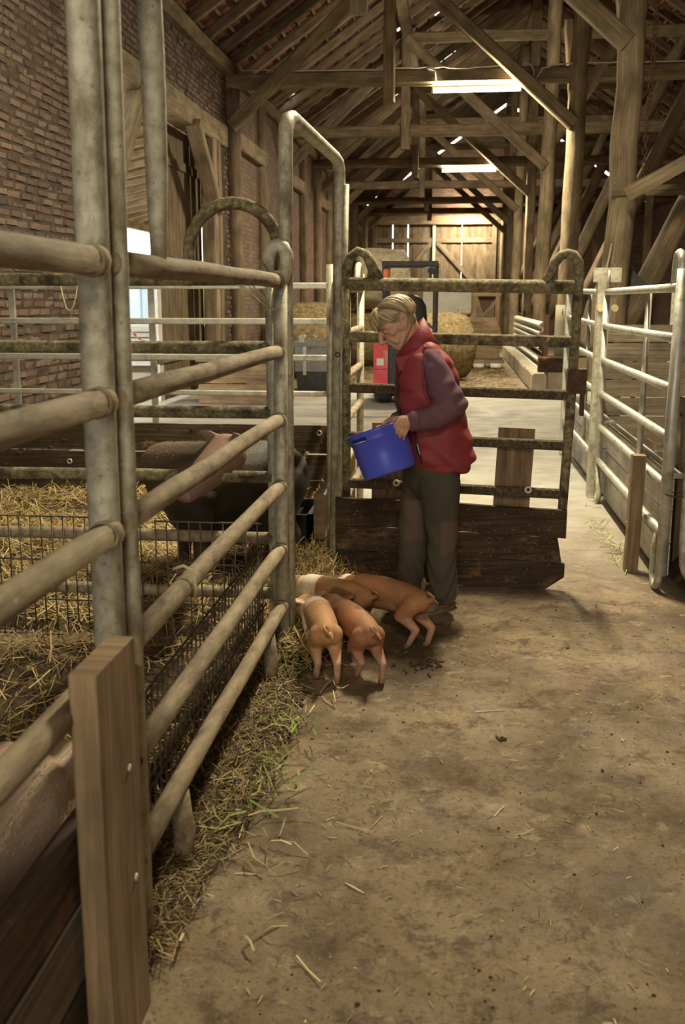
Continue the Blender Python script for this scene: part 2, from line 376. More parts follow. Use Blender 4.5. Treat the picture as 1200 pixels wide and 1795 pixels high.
# ---- roof: rafters, battens, tiles
roof=bpy.data.objects.new('ceiling',None); COL.objects.link(roof); struct(roof,'open tiled roof on sloping rafters and battens')
rl=math.hypot(XRG-XL+.35,(XRG-XL+.35)*SL); sang=math.atan(SL); cs,sn=math.cos(sang),math.sin(sang)
nL=np.array((-sn,0,cs)); dL=np.array((cs,0,sn)); nR=np.array((sn,0,cs)); dR=np.array((-cs,0,sn))
eL=np.array((XL-.35,0,zroof(XL)-.35*SL)); eR=np.array((2*XRG-XL+.35,0,zroof(XL)-.35*SL))
RL=(XRG-XL+.35)/cs
rmL=MB().beam((0,0,0),tuple(dL*RL),.12,.16,up=tuple(nL),seg=5,jit=.006,bev=.015).mesh('rafter')
rmR=MB().beam((0,0,0),tuple(dR*RL),.12,.16,up=tuple(nR),seg=5,jit=.006,bev=.015).mesh('rafter')
y=YB+.4
while y<YF-.1:
    o=link('rafter',rmL,MRAFT,roof,tuple(eL+nL*.09+np.array((0,y+random.uniform(-.05,.05),0)))); 
    o=link('rafter',rmR,MRAFT,roof,tuple(eR+nR*.09+np.array((0,y+random.uniform(-.05,.05),0))))
    y+=.98
mb=MB(); BS=.335; k=0
while (k+.5)*BS<RL:
    for e,d,n in ((eL,dL,nL),(eR,dR,nR)):
        p=e+d*((k+.5)*BS)+n*.19
        mb.beam(p+np.array((0,YB-.3,0)),p+np.array((0,YF+.3,0)),.05,.035,up=tuple(n))
    k+=1
o=build('battens',mb,MRAFT,roof); o['kind']='stuff'
# tiles (0.3 x 0.36, gently waved across)
tw=.306; tv=[]; prof=[(-.15,.0),(-.09,.022),(-.02,.026),(.04,.006),(.10,-.004),(.156,.006)]
def tile(e,d,n):
    mb=MB(); L=.375
    for s_ in (0,1):
        for (a,h) in prof:
            for th in (0,.014): mb.v.append(tuple(d*(s_*L-.02)+n*(h+th+(.03 if s_==0 else 0))+np.array((0,a,0))))
    m=len(prof)
    I=lambda s_,i,t:s_*2*m+i*2+t
    for i in range(m-1):
        for t in (0,1): mb.face((I(0,i,t),I(0,i+1,t),I(1,i+1,t),I(1,i,t)),sm=True)
    for i in range(m-1): mb.face((I(0,i,0),I(0,i,1),I(0,i+1,1),I(0,i+1,0)))
    return mb
TL=tile(eL,dL,nL); TR=tile(eR,dR,nR); TLM=TL.mesh('roof_tile')
holes=[]
for (px,py) in ((762,58),(776,44),(790,32),(746,88),(797,100),(802,106),(792,112),(758,98),(790,180),(800,186),(812,178),(778,212),(706,72),(700,182),(519,180)):
    # where the sky shows through slipped tiles: sight lines met with the roof plane
    d=FW+RT*((px-600)/FPX)+UP*((897.5-py)/FPX); t=float((eL-CC)@nL/(d@nL)); h=CC+d*t
    holes.append(((h-eL)@dL/BS,h[1]))
mb=MB(); cand=[]
k=0
while k*BS<RL:
    y=YB
    while y<YF+.3:
        if not any(abs(hk-(k+.5))<.52 and abs(hy-y)<.2 for hk,hy in holes): cand.append((k,y))
        y+=tw-.006
    k+=1
def tvis(k,y):
    q=eL+dL*((k+.5)*BS)+np.array((0,y,0))-CC; dz=q@FW
    if dz<1: return None
    px=600+FPX*(q@RT)/dz; py=897.5-FPX*(q@UP)/dz
    return dz if (-10<px<1200 and -10<py<400) else None
vis_t=sorted([(tvis(k,y),k,y) for k,y in cand if tvis(k,y)]); pick=set((k,y) for _,k,y in vis_t[:300])
for k,y in cand:
    off=eL+dL*(k*BS)+nL*.215+np.array((0,y,0))+nL*random.uniform(-.004,.012)
    if (k,y) in pick: link('roof_tile',TLM,MTILE,roof,tuple(off))
    else:
        b=len(mb.v); mb.v+=[tuple(np.array(p)+off) for p in TL.v]
        for f in TL.f: mb.face([b+i for i in f],sm=True)
o=build('far_tiles',mb,MTILE,roof); o['kind']='stuff'
mb=MB(); k=0
while k*BS<RL:
    y=YB
    while y<YF+.3:
        off=eR+dR*(k*BS)+nR*.215+np.array((0,y,0)); b=len(mb.v); mb.v+=[tuple(np.array(p)+off) for p in TR.v]
        for f in TR.f: mb.face([b+i for i in f],sm=True)
        y+=tw-.006
    k+=1
o=build('far_tiles',mb,MTILE,roof); o['kind']='stuff'
o=build('ridge_cap',MB().beam((XRG,YB-.3,zroof(XRG)+.34),(XRG,YF+.3,zroof(XRG)+.34),.5,.08),MTILE,roof)
o=build('ridge_beam',MB().beam((XRG,YB,zroof(XRG)-.12),(XRG,YF,zroof(XRG)-.12),.18,.2,seg=20,jit=.006),MRAFT,roof)
# wall plates and purlins
for x,z,sg in ((XL+.02,ZPL-.13,1),(XR-.02,ZPL-.13,1),(-1.24,zroof(-1.24)-.14,1),(5.2,zroof(5.2)-.14,1)):
    build('purlin',MB().beam((x,YB,z),(x,YF,z),.24,.24,seg=40,jit=.012,bev=.03),MWOOD,roof)
# ---- trusses
def log(mb,p1,p2,r1,r2,n=9,j=.02,seg=12):
    p1=np.array(p1,float); p2=np.array(p2,float)
    pts=[tuple(p1+(p2-p1)*i/n+(np.array([random.uniform(-j,j) for _ in range(3)]) if 0<i<n else 0)) for i in range(n+1)]
    return mb.tube(pts,[r1+(r2-r1)*i/n+random.uniform(-.006,.006) for i in range(n+1)],seg,jit=.02)
FR=[(-3.6,'timber truss behind the pens carrying a tube lamp'),
    (7.4,'timber truss above the blue bucket carrying a tube lamp over the pens'),
    (12.9,'timber truss whose thick round post stands behind the galvanised side pen'),
    (18.4,'timber truss carrying a tube lamp with a looped white cable'),
    (23.9,'timber truss without a lamp between the two lamp trusses'),
    (29.3,'timber truss carrying the smaller looking second tube lamp'),
    (34.7,'first timber truss beyond the second tube lamp'),
    (40.1,'second timber truss beyond the second tube lamp'),
    (44.6,'timber truss right in front of the plank gate')]
for i,(Y,lab) in enumerate(FR):
    t=thing('timber_truss',lab,'truss',(XP,Y,0),'roof trusses')
    W=MWOODL if Y in (7.4,12.9,18.4) else MWOOD
    build('tie_beam',MB().beam((XL-.15,Y,ZT+.12),(XR,Y,ZT+.12),.24,.25,seg=14,jit=.012,bev=.035),W,t)
    if Y>13:
        build('post',log(MB(),(XL+.06,Y,0),(XL+.06,Y,ZT),.17,.15),MWOOD,t)
    dx=0 if Y!=12.9 else 0
    zt=zroof(XP)-.3
    if i%2==0 or Y==18.4: po=build('post',log(MB(),(XP-.06,Y-.06,0),(XP+.06,Y-.06,zt),.165,.15,n=14),MWOODL,t)
    else: po=build('post',MB().beam((XP,Y-.04,0),(XP,Y-.04,zt),.25,.25,up=(0,1,0),seg=14,jit=.008,bev=.03),MWOODL if Y>20 else W,t)
    if Y==18.4: POST184=po
    build('hanger',MB().beam((-1.24,Y-.13,ZT-.3),(-1.24,Y-.13,7.75),.2,.16,up=(0,1,0),seg=4,jit=.006,bev=.02),W,t)
    ub=.78 if Y==12.9 else 0
    build('brace',MB().beam((-4.02,Y-.17 if Y==18.4 else Y+.16,4.58+ub),(-1.1,Y-.17 if Y==18.4 else Y+.16,7.27+ub),.16,.22,seg=5,jit=.006,bev=.02),W,t)
    build('brace',MB().beam((1.9,Y-.17,4.5),(-1.25,Y-.17,7.25),.16,.22,seg=5,jit=.006,bev=.02),W,t)
    build('collar_beam',MB().beam((-1.35,Y,7.3),(5.6,Y,7.3),.2,.22,seg=8,jit=.01,bev=.03),MWOOD,t)
    if Y>8:
        build('leaning_strut',log(MB(),(2.1,Y+.25,1.2),(4.95,Y+.25,7.5),.15,.13),MWOOD,t)
        build('aisle_post',MB().beam((5.2,Y,0),(5.2,Y,7.2),.2,.2,up=(0,1,0),seg=8,jit=.01,bev=.02),MWOOD,t)
        build('knee_brace',MB().beam((XP+.05,Y-.05,5.0),(3.0,Y-.05,6.4),.13,.17,seg=3),W,t)
    if Y in (12.9,18.4): build('post_brace',MB().beam((XP-.02,Y+.1,4.55),(XP-.02,Y+1.9,6.6),.16,.2,seg=3,jit=.006,bev=.02),MWOODL,t)
    if 8<Y<41:
        # timbers let into the side wall between the trusses
        z=4.42
        build('wall_rail',MB().beam((XL+.06,Y+.2,z),(XL+.06,Y+3.0,z),.16,.3,seg=5,jit=.008,bev=.02),MWOODL,t) if Y>18 else None
        build('wall_stud',log(MB(),(XL+.05,Y+2.75,0),(XL+.05,Y+2.75,ZPL-.2),.13,.12,seg=8),MWOOD,t) if Y>18 else None
# ---- the side doorway
L=thing('doorway_frame','timber lintel, posts and braces around the bright side doorway','door frame',(XL,16.0,0))
build('lintel',MB().beam((XL-.12,Y0o-.6,(ZLO+ZLT)/2),(XL-.12,Y1o+.4,(ZLO+ZLT)/2),.34,ZLT-ZLO,seg=6,jit=.008,bev=.02),MWOODL,L)
build('post',MB().beam((XL-.05,17.05,0),(XL-.05,17.05,ZLO),.22,.3,up=(0,1,0),seg=6,jit=.006,bev=.02),MWOODL,L)
build('post',MB().beam((XL-.05,17.42,0),(XL-.05,17.42,ZLO),.2,.26,up=(0,1,0),seg=6,jit=.006,bev=.02),MWOOD,L)
build('brace',MB().beam((XL+.03,15.75,4.24),(XL+.03,17.2,3.05),.16,.24,up=(1,0,0),seg=3,bev=.02),MWOODL,L)
build('post',MB().beam((XL-.1,12.15,0),(XL-.1,12.15,ZLO),.22,.26,up=(0,1,0),seg=6,jit=.006,bev=.02),MWOOD,L)
build('brace',MB().beam((XL-.02,13.25,4.24),(XL-.02,12.1,3.0),.16,.26,up=(1,0,0),seg=3,bev=.02),MWOODL,L)
D=thing('door_leaf','weathered plank door leaf standing half across the side doorway','door',(XL-.42,16.2,0))
y=15.0; k=0
while y<17.7:
    wv=random.uniform(.19,.24); build('plank',MB().beam((XL-.42+random.uniform(-.006,.006),y+wv/2,.05),(XL-.42,y+wv/2,4.25),wv-.012,.035,up=(1,0,0),seg=3,jit=.002),MWOOD if k else MPLANKP,D); y+=wv; k+=1
for z in (.7,2.2,3.7): build('ledge',MB().beam((XL-.385,14.75,z),(XL-.385,17.6,z),.03,.14),MWOOD,D)
# second narrow doorway far along the wall
o=thing('side_door','narrow plank door standing ajar far along the brick wall','door',(XL-.2,34.5,0))
for q in range(4): build('plank',MB().beam((XL-.2,34.1+.2*q,.02),(XL-.2,34.1+.2*q,4.4),.19,.04,up=(1,0,0)),MWOOD,o)
build('ledge',MB().beam((XL-.17,34.05,2.2),(XL-.17,34.8,2.2),.03,.14),MWOOD,o)
# ---- the plank gate in the gable wall
MGATE=wood('gate_plank',(.10,.07,.045),(.22,.16,.10))
G=thing('barn_gate','double plank gate with diagonal braces filling the gable wall','gate',((gx0+gx1)/2,YF+.1,0))
x=gx0+.02; gap={4,7,19}
i=0
while x<gx1-.1:
    wv=random.uniform(.17,.24); wv=min(wv,gx1-x-.02)
    g=.045 if i in (3,6) else (.02 if i in (17,) else .0)
    build('plank',MB().beam((x+wv/2,YF+.12+.012*(i%2),.06),(x+wv/2,YF+.12+.012*(i%2),gz-.02),wv,.03,up=(0,1,0)),random.choice((MPLANKG,MWOOD,MGATE)),G); x+=wv+g; i+=1
gm=(gx0+gx1)/2
for a,b in ((gx0+.05,gm-.08),(gm+.08,gx1-.05)):
    for z in (.7,4.2): build('ledge',MB().beam((a,YF+.06,z),(b,YF+.06,z),.07,.2,up=(0,0,1)),MPLANKG,G)
build('diagonal_brace',MB().beam((gx0+.4,YF+.06,1.6),(gm-.1,YF+.06,4.1),.06,.2,up=(0,0,1)),MPLANKG,G)
build('diagonal_brace',MB().beam((gm+.15,YF+.06,4.1),(gx1-.15,YF+.06,1.6),.06,.2,up=(0,0,1)),MPLANKG,G)
build('middle_post',MB().beam((gm,YF+.04,0),(gm,YF+.04,gz),.12,.1,up=(0,1,0)),plain('pale_green_post',(.42,.46,.36)),G)
for x in (gx0+.03,gx1-.03): build('jamb',MB().beam((x,YF-.05,0),(x,YF-.05,gz),.18,.16,up=(0,1,0),seg=4,jit=.006),MWOOD,G)
build('lintel',MB().beam((gx0-.3,YF-.07,gz+.1),(gx1+.4,YF-.07,gz+.1),.14,.36,seg=6,jit=.008),MWOODL,G)
# ---- tube lamps
SIDE=.30
def lamp(Y,label,x=.25,dy=-.02,pw=1.0,z=ZT+.0):
    t=thing('tube_lamp',label,'lamp',(x,Y+dy,z),'tube lamps under the tie beams')
    build('housing',MB().beam((x-.76,Y+dy,z-.035),(x+.76,Y+dy,z-.035),.10,.06,bev=.01),MWHITE,t)
    build('tube',MB().tube([(x-.73,Y+dy,z-.10),(x+.73,Y+dy,z-.10)],.035,12),MTUBE,t)
    for s in (-1,1): build('end_cap',MB().box((x+s*.745-.015,Y+dy-.04,z-.14),(x+s*.745+.015,Y+dy+.04,z-.06)),MWHITE,t)
    ld=bpy.data.lights.new('lamp_light','AREA'); ld.shape='RECTANGLE'; ld.size=1.45; ld.size_y=.09; ld.energy=LAMP_W*pw; ld.color=LAMP_COL; ld.spread=PI
    lo=bpy.data.objects.new('lamp_light',ld); COL.objects.link(lo); lo.parent=t; lo.location=(0,0,-.145)
    for sg in (-1,1):        # a bare tube also shines sideways and up past its batten
        l2=bpy.data.lights.new('lamp_light','AREA'); l2.shape='RECTANGLE'; l2.size=1.45; l2.size_y=.07; l2.energy=LAMP_W*pw*SIDE; l2.color=LAMP_COL
        o2=bpy.data.objects.new('lamp_light',l2); COL.objects.link(o2); o2.parent=t; o2.location=(0,sg*.075,-.09); o2.rotation_euler=(math.radians(112)*sg,0,0)
    return t
lamp(-3.6,'tube lamp under the truss at the gateway end',pw=.5)
lamp(7.4,'tube lamp under the truss above the piglets',x=.35,dy=-.35).rotation_euler=(0,0,PI/2)
LAMP1=lamp(18.4,'long tube lamp wired with the looped white cable')
lamp(29.3,'second tube lamp in line, smaller looking, over the hay bales')
lamp(44.6,'tube lamp fixed beside the last truss, shining on the plank gate',x=.45,dy=.19,pw=.9,z=ZT+.22)
c=thing('lamp_bracket','short timber block carrying the tube lamp by the gate','bracket',(.35,44.75,5.1)) if False else None
# cables
def wob(pts,n=6,j=.02):
    out=[]
    for a,b in zip(pts[:-1],pts[1:]):
        a=np.array(a,float); b=np.array(b,float)
        for i in range(n): out.append(tuple(a+(b-a)*i/n+np.array((0,0,random.uniform(-j,j)))))
    return out+[pts[-1]]
zc=ZT+.262
build('cable',MB().tube(wob([(XL+.3,18.265,zc+.02),(-1.4,18.26,zc-.02),(-.6,18.26,zc),(.1,18.26,zc-.03),(1.0,18.26,zc)],5,.012)+arc((1.05,18.26,ZT+.12),.16,PI/2,-PI/2,8,(1,0,0),(0,0,1.05)),.012,6),MCABLE,LAMP1)
build('cable',MB().tube(wob([(1.2,18.26,ZT-.06),(1.35,18.26,ZT+.2),(1.6,18.26,zc),(3.0,18.26,zc),(5.5,18.26,zc)],5,.012),.012,6),MCABLE,LAMP1)
build('cable',MB().tube(wob([(-.6,18.25,zc-.02),(-.46,18.25,ZT+.2),(-.44,18.25,ZT-.03)],5,.004),.012,6),MCABLE,LAMP1)
# ---- outside the side doorway
MYARD=mat('yard_gravel',[(.55,.5,.4),(.75,.7,.58)],scale=4,rough=.95,bmp=.4)
o=build('yard',MB().box((-60,-10,-.25),(XL-.36,90,-.06)),MYARD); o['kind']='structure'; o['label']='pale yard outside the side doorway'
MSOF=wood('soffit_joist',(.42,.33,.2),(.66,.55,.37)); MSOD=wood('soffit_board',(.30,.22,.13),(.46,.35,.21))
R=thing('lean_to_roof','lean-to roof of pale boards and joists outside the side doorway','roof',(-7,22,0))
y=13.0
zl=lambda x:4.95+(x+4.5)*.22
while y<33:
    build('joist',MB().beam((-4.5,y,zl(-4.5)-.04),(-9.8,y,zl(-9.8)-.04),.10,.12),MSOF,R); y+=.95
x=-4.5
while x>-9.8:
    build('soffit_plank',MB().beam((x-.28,12.6,zl(x-.28)+.06),(x-.28,33.2,zl(x-.28)+.06),.60,.03,up=(-.215,0,.977)),MSOD,R); x-=.56
build('eaves_beam',MB().beam((-9.3,12.6,zl(-9.3)-.2),(-9.3,33.2,zl(-9.3)-.2),.16,.2),MSOF,R)
for yy in (21.0,27.6,33.0):
    build('post',MB().beam((-9.3,yy,-.06),(-9.3,yy,zl(-9.3)-.3),.16,.16,up=(0,1,0)),MSOF,R)
    build('brace',MB().beam((-9.3,yy,2.8),(-9.3,yy-1.1,zl(-9.3)-.3),.12,.12,up=(1,0,0)),MSOF,R)
B=thing('blue_container','pale blue sheet-clad shed seen through the side doorway','shed',(-13.5,38,0))
MBLUE=mat('blue_sheet',[(.30,.47,.62),(.42,.58,.70)],scale=2,rough=.5,bmp=.1)
build('shed_wall',MB().box((-15.5,36.0,-.06),(-11.5,36.2,2.3)),MBLUE,B); build('shed_wall',MB().box((-11.7,36.2,-.06),(-11.5,44,2.3)),MBLUE,B)
for q in range(9): build('corrugation_rib',MB().box((-11.5,36.3+q*.9,0),(-11.46,36.5+q*.9,2.25)),MBLUE,B)
build('shed_roof',MB().beam((-15.6,40,2.36),(-11.3,40,2.36),8.2,.08),MBLUE,B)
S=thing('sheet_stack','stack of white corrugated sheets on pallets outside the doorway','stack',(-7.2,24.5,0))
MSHEET=mat('white_sheet',[(.6,.6,.56),(.78,.78,.74)],scale=3,rough=.5,bmp=.1)
for q in range(7): build('sheet',MB().box((-8.3+random.uniform(-.1,.1),22.6+random.uniform(-.1,.1),.1+q*.13),(-6.0+random.uniform(-.1,.1),26.4+random.uniform(-.1,.1),.2+q*.13)),MSHEET,S)
for q in range(3): build('pallet_block',MB().box((-8.2,22.7+q*1.6,-.06),(-6.1,22.9+q*1.6,.1)),MWOOD,S)
MTAPE,nt,bs=nodes('barrier_tape'); v=coords(nt,'UV',rnd=False); wv_=N(nt,'ShaderNodeTexWave'); wv_.inputs['Scale'].default_value=1.4; nt.links.new(v,wv_.inputs['Vector']); nt.links.new(ramp(nt,wv_.outputs['Fac'],[(.75,.7,.66),(.55,.05,.04)],.48,.52),bs.inputs['Base Color'])
o=build('barrier_tape',MB().tube([tuple(P(x,y,X=-4.6)) for x,y in ((222,574),(240,590),(262,605),(280,610),(300,612),(322,600),(338,585),(356,579),(372,580))],.02,4),MTAPE,origin=(-4.6,16,1.2)); tag(o,'red and white striped barrier tape strung across the side doorway','tape')
H=MB(); 
for q in range(46):
    a=RNG.uniform(-30,-14); b=RNG.uniform(48,75); H.ell((a,b,RNG.uniform(.2,2.4)),RNG.uniform(.8,1.9,3),nu=9,nv=6)
o=build('hedge',H,mat('hedge_leaves',[(.05,.09,.02),(.2,.28,.08)],scale=5,rough=.8,bmp=1),origin=(-20,60,0)); tag(o,'bright green hedge far beyond the yard','hedge',kind='stuff')
# ================================================================== PENS AND GATES
XF=-.74                                    # left fence line
RZ=[.255,.515,.795,1.085,1.37,1.66]        # rail heights
def rail(t,p1,p2,r,m,name='rail',n=5,j=.003):
    p1=np.array(p1,float); p2=np.array(p2,float)
    pts=[tuple(p1+(p2-p1)*i/n+(np.array([random.uniform(-j,j) for _ in range(3)]) if 0<i<n else 0)) for i in range(n+1)]
    return build(name,MB().tube(pts,r,14),m,t)
def srail(t,p1,p2,w_,h_,m,name='rail'): return build(name,MB().beam(p1,p2,w_,h_,bev=.006),m,t)
def sleeve(t,p1,p2,r,m):                   # weld collar where a rail meets its post
    return build('weld_collar',MB().tube([p1,p2],r,12),m,t)
# ---- A: panel running past the camera
t=thing('pipe_fence','muddy pipe pen panel whose tall post stands beside the sawn wooden board','fence panel',(XF,2.05,0),'pipe panels of the pig pen')
for z in RZ[2:]: rail(t,(XF,-.6,z),(XF,2.04,z),.030,MRAIL)
build('end_post',MB().tube([(XF-.012,2.045,.02),(XF-.012,2.05,1.2),(XF-.010,2.07,2.2),(XF-.008,2.09,2.62)],.0345,16),MGALV,t)
build('end_post',MB().tube([(XF,-.6,.02),(XF,-.6,1.75)],.03,12),MGALV,t)
for z in RZ[2:]: sleeve(t,(XF,2.0,z),(XF,2.045,z),.034,MRAIL)
# ---- B: panel between the double post and the centre post
t=thing('pipe_fence','muddy pipe pen panel between the tall double post and the hooked centre post','fence panel',(XF,4.17,0),'pipe panels of the pig pen')
for z in RZ: rail(t,(XF,2.11,z),(XF,4.17,z),.0285,MRAIL)
build('end_post',MB().tube([(XF+.012,2.125,.02),(XF+.014,2.135,1.4),(XF+.016,2.16,2.3),(XF+.018,2.17,2.62)],.0215,12),MGALV,t)
build('end_post',MB().tube([(XF+.004,4.19,.02),(XF+.004,4.19,.9),(XF+.01,4.19,1.70)],.030,16),MGALV,t)
for z in RZ[:]: sleeve(t,(XF,4.13,z),(XF,4.17,z),.033,MRAIL)
# tall loop over the double post, flattened where it lands on the top rail
lp=[(XF,2.49,1.675),(XF,2.495,1.76),(XF,2.5,1.9),(XF,2.5,2.15)]+arc((XF,2.40,2.25),.10,0,PI*.8,7,(0,1,0),(0,0,1))[1:]+[(XF,2.24,2.45),(XF,2.17,2.6)]
build('loop_tube',MB().tube(lp,[.019,.023,.028]+[.030]*(len(lp)-3),14),MGALV,t)
# bent hook on the centre post
hk=[P(494,492,Y=4.19)]+[P(x,y,Y=4.19) for x,y in ((503,468),(502,448),(496,434),(487,429),(477,433),(471,446),(470,458),(474,472),(477,482))]
build('hook',MB().tube([tuple(p) for p in hk],[.03,.03,.029,.029,.029,.03,.031,.028,.018,.012],12,flat=[(1,1)]*3+[(1,.9),(1,.8),(1,.8),(1,.8),(1,.7),(1,.5),(1,.4)]),MGALV,t)
# legs under the lowest rail
for y in (2.5,3.85): build('foot',MB().tube([(XF,y,RZ[0]-.02),(XF+.012,y-.01,.12),(XF+.006,y,.0)],[.028,.032,.026],10),MRAIL,t)
# twine knot
build('twine_knot',MB().tube([(XF-.03,2.62,.845),(XF,2.62,.855),(XF+.03,2.62,.84),(XF+.036,2.61,.80),(XF+.03,2.62,.765)],.0045,6),MROPE,t)
cw=MB()
for q in range(7):
    x0=random.uniform(410,455); pts=[tuple(P(x0+ (484-x0)*k/4+random.uniform(-3,3),496+(545-496)*k/4-random.uniform(0,9)*math.sin(k/4*PI)*-1,Y=4.1+.02*q)) for k in range(5)]
    cw.tube(pts,.0022,4)
build('cobweb',cw,MROPE,t)
# ---- C: tall arch over the pen opening
t=thing('arch_frame','tall bent pipe arch over the pen opening beside the open gate','arch',(XF,4.24,0))
r_=.031
ap=[(XF+.02,4.25,.02),(XF+.02,4.25,1.2),(XF+.028,4.25,2.22)]+[(XF+.03,4.26,2.275),(XF+.033,4.30,2.31),(XF+.04,4.36,2.325)]+[(XF+.08,5.52,2.325),(XF+.088,5.60,2.31),(XF+.09,5.65,2.27),(XF+.09,5.665,2.2)]+[(XF+.08,5.67,1.66),(XF+.055,5.67,.02)]
build('arch_tube',MB().tube(ap,r_,16),MGALV,t)
build('side_strip',MB().tube([(XF+.125,5.655,2.2),(XF+.115,5.655,1.66),(XF+.09,5.655,.5)],.018,10),MGALV,t)
build('chain_eye',MB().tube(arc((XF+.08,5.638,1.28),.012,0,2*PI,12,(1,0,0),(0,0,1))[:-1],.0035,6,closed=True),MRUST,t)
# ---- D: cross panel between the two pens
YD=4.33
t=thing('pipe_fence','pipe panel with a round hoop on top dividing the pig pen crosswise','fence panel',(-2.4,YD,0),'pipe panels of the pig pen')
for z in RZ: rail(t,(-.80,YD,z+.01),(-4.0,YD,z+.01),.0275,MRAILG if z>.6 else MRAIL)
build('end_post',MB().tube([(-.80,YD,.02),(-.80,YD,1.75)],.022,12),MGALV,t)
build('end_post',MB().tube([(-4.0,YD,.02),(-4.0,YD,1.75)],.028,12),MGALV,t)
hp=[(-1.15,YD,1.66),(-1.15,YD,1.76)]+arc((-.955,YD,1.79),.195,PI,0,14,(1,0,0),(0,0,1))+[(-.76,YD,1.70)]
build('hoop',MB().tube(hp,.027,14),MRAILG,t)
# ---- E: far side of the pen, square galvanised rails over boards
YE=7.8
t=thing('pipe_fence','bright square-rail galvanised panel above dark boards on the far pen side','fence panel',(-2.4,YE,0),'pipe panels of the pig pen')
for z in (1.69,1.42,1.14,.86): srail(t,(-.86,YE,z),(XL+.15,YE,z),.045,.047 if z>1 else .04,MGALVC)
for x in (-2.40,-3.55,-.9): build('upright',MB().beam((x,YE+.03,.05),(x,YE+.03,1.72),.045,.03,up=(0,1,0)),MGALVC,t)
t=G_FARB=thing('board_wall','row of dark dirty boards closing the bottom of the far pen side','boards',(-2.4,YE-.05,0))
for z0,z1 in ((.0,.17),(.18,.38),(.395,.615)):
    build('board',MB().beam((-.84,YE-.055,(z0+z1)/2),(XL+.12,YE-.055,(z0+z1)/2),.045,z1-z0,seg=10,jit=.004),MPLANKD,t)
for x,z in ((-1.05,.56),(-3.1,.30)): build('washer',MB().tube(arc((x,YE-.085,z),.018,0,2*PI,12,(1,0,0),(0,0,1))[:-1],.006,6,closed=True),MGALVC,t)
# ---- F: side panel behind the arch
t=thing('pipe_fence','pipe panel running back from the arch behind the open gate','fence panel',(XF+.02,7.85,0),'pipe panels of the pig pen')
for z in RZ: rail(t,(XF+.03,5.74,z),(XF,7.84,z),.026,MRAIL)
for y in (5.76,7.86): build('end_post',MB().tube([(XF+.03 if y<6 else XF,y,.02),(XF+.03 if y<6 else XF,y,1.78)],.029,14),MGALV,t)
build('hoop',MB().tube([(XF,7.84,1.66)]+arc((XF,7.70,1.72),.12,0,PI,8,(0,1,0),(0,0,1))+[(XF,7.58,1.66)],.024,10),MGALV,t)
t=thing('board_wall','pair of short pale-ended boards behind the arch leg by the water trough','boards',(XF-.05,6.8,0))
for z0,z1 in ((.02,.145),(.16,.44)): build('board',MB().beam((XF-.055,5.83,(z0+z1)/2),(XF-.055,7.7,(z0+z1)/2),.07,z1-z0,seg=5,jit=.004,bev=.008),MPLANK,t)
# ---- the open gate
gA=np.array((XF+.135,5.6,0)); gB=np.array((.625,5.5,0)); gd=(gB-gA)/np.linalg.norm(gB-gA)
def gp(s,z,o=0.0): q=gA+(gB-gA)*s; return (q[0],q[1]+o,z-.022*s)
G=G_GATE=thing('pen_gate','muddy pipe gate with dark boards below, swung open across the aisle','gate',(0,5.55,0))
for z,m in ((1.67,MRAILG),(1.385,MRAILG),(1.10,MRAILD),(.825,MRAILD),(.555,MRAILD)):
    if z>1.5: build('rail',MB().tube([gp(i/6,z) for i in range(7)],.036,14),m,G)
    else: build('rail',MB().beam(gp(0,z),gp(1,z),.035,.055 if z<1.3 else .062,seg=6,bev=.008),m,G)
build('gate_post',MB().tube([gp(0,.40),gp(0,1.72)],.024,12),MRAILG,G)
gpR=MB().tube([gp(.985,.42),gp(1.0,1.0),gp(1.01,1.66)]+[gp(1.012,1.74),gp(1.005,1.80),gp(.985,1.835),gp(.96,1.842),gp(.93,1.83),gp(.905,1.79),gp(.88,1.72),gp(.865,1.69)],[.026]*8+[.026,.022,.016],12)
build('gate_post',gpR,MRAILG,G)
build('end_hoop',MB().tube([gp(.0,1.66),gp(.0,1.75),gp(.015,1.81),gp(.05,1.845),gp(.085,1.83),gp(.11,1.78),gp(.135,1.715),gp(.145,1.69)],[.026,.026,.025,.025,.025,.03,.034,.03],12,flat=[(1,1)]*5+[(1.1,.7)]*3),MRAILG,G)
build('hoop_web',MB().prism([gp(.09,1.70,.004),gp(.14,1.70,.004),gp(.115,1.78,.004),gp(.1,1.80,.004)],(0,.008,0)),MRAILG,G)
build('latch',MB().box((.60,5.46,1.09),(.70,5.54,1.22)),MRUST,G); build('latch_bar',MB().box((.675,5.47,.97),(.695,5.53,1.09)),MRUST,G)
for q,(z0,z1,s1) in enumerate(((.325,.485,1.0),(.185,.320,.985),(.02,.182,1.0))):
    n=8; mb=MB()
    for f,o_ in ((0,-.05),):
        top=[gp(-.045+(s1+.045)*i/n,z1+random.uniform(-.006,.006),o_) for i in range(n+1)]
        bot=[gp(-.045+(s1+.045)*i/n,z0+random.uniform(-.005,.005),o_) for i in range(n+1)]
        if q==2: bot[-1]=gp(s1,z0+.085,o_); bot[-2]=gp(s1-.09,z0,o_)
        if q==1: top[-1]=gp(s1-.02,z1,o_)
        mb.prism(top+bot[::-1],(0,-.038,0))
        # proper grain along the board
        mb.uv=[[((mb.v[i][0]*1.0+q*7),(mb.v[i][2]+mb.v[i][1])) for i in f_] for f_ in mb.f]
    build('board',mb,MPLANKM,G)
build('upright_board',MB().beam(gp(.76,.42,.055),gp(.775,.905,.055),.20,.035,up=(0,1,0),seg=3),MPLANK,G)
build('upright_board',MB().beam(gp(.19,.42,.055),gp(.19,.905,.055),.18,.035,up=(0,1,0),seg=3),MPLANK,G)
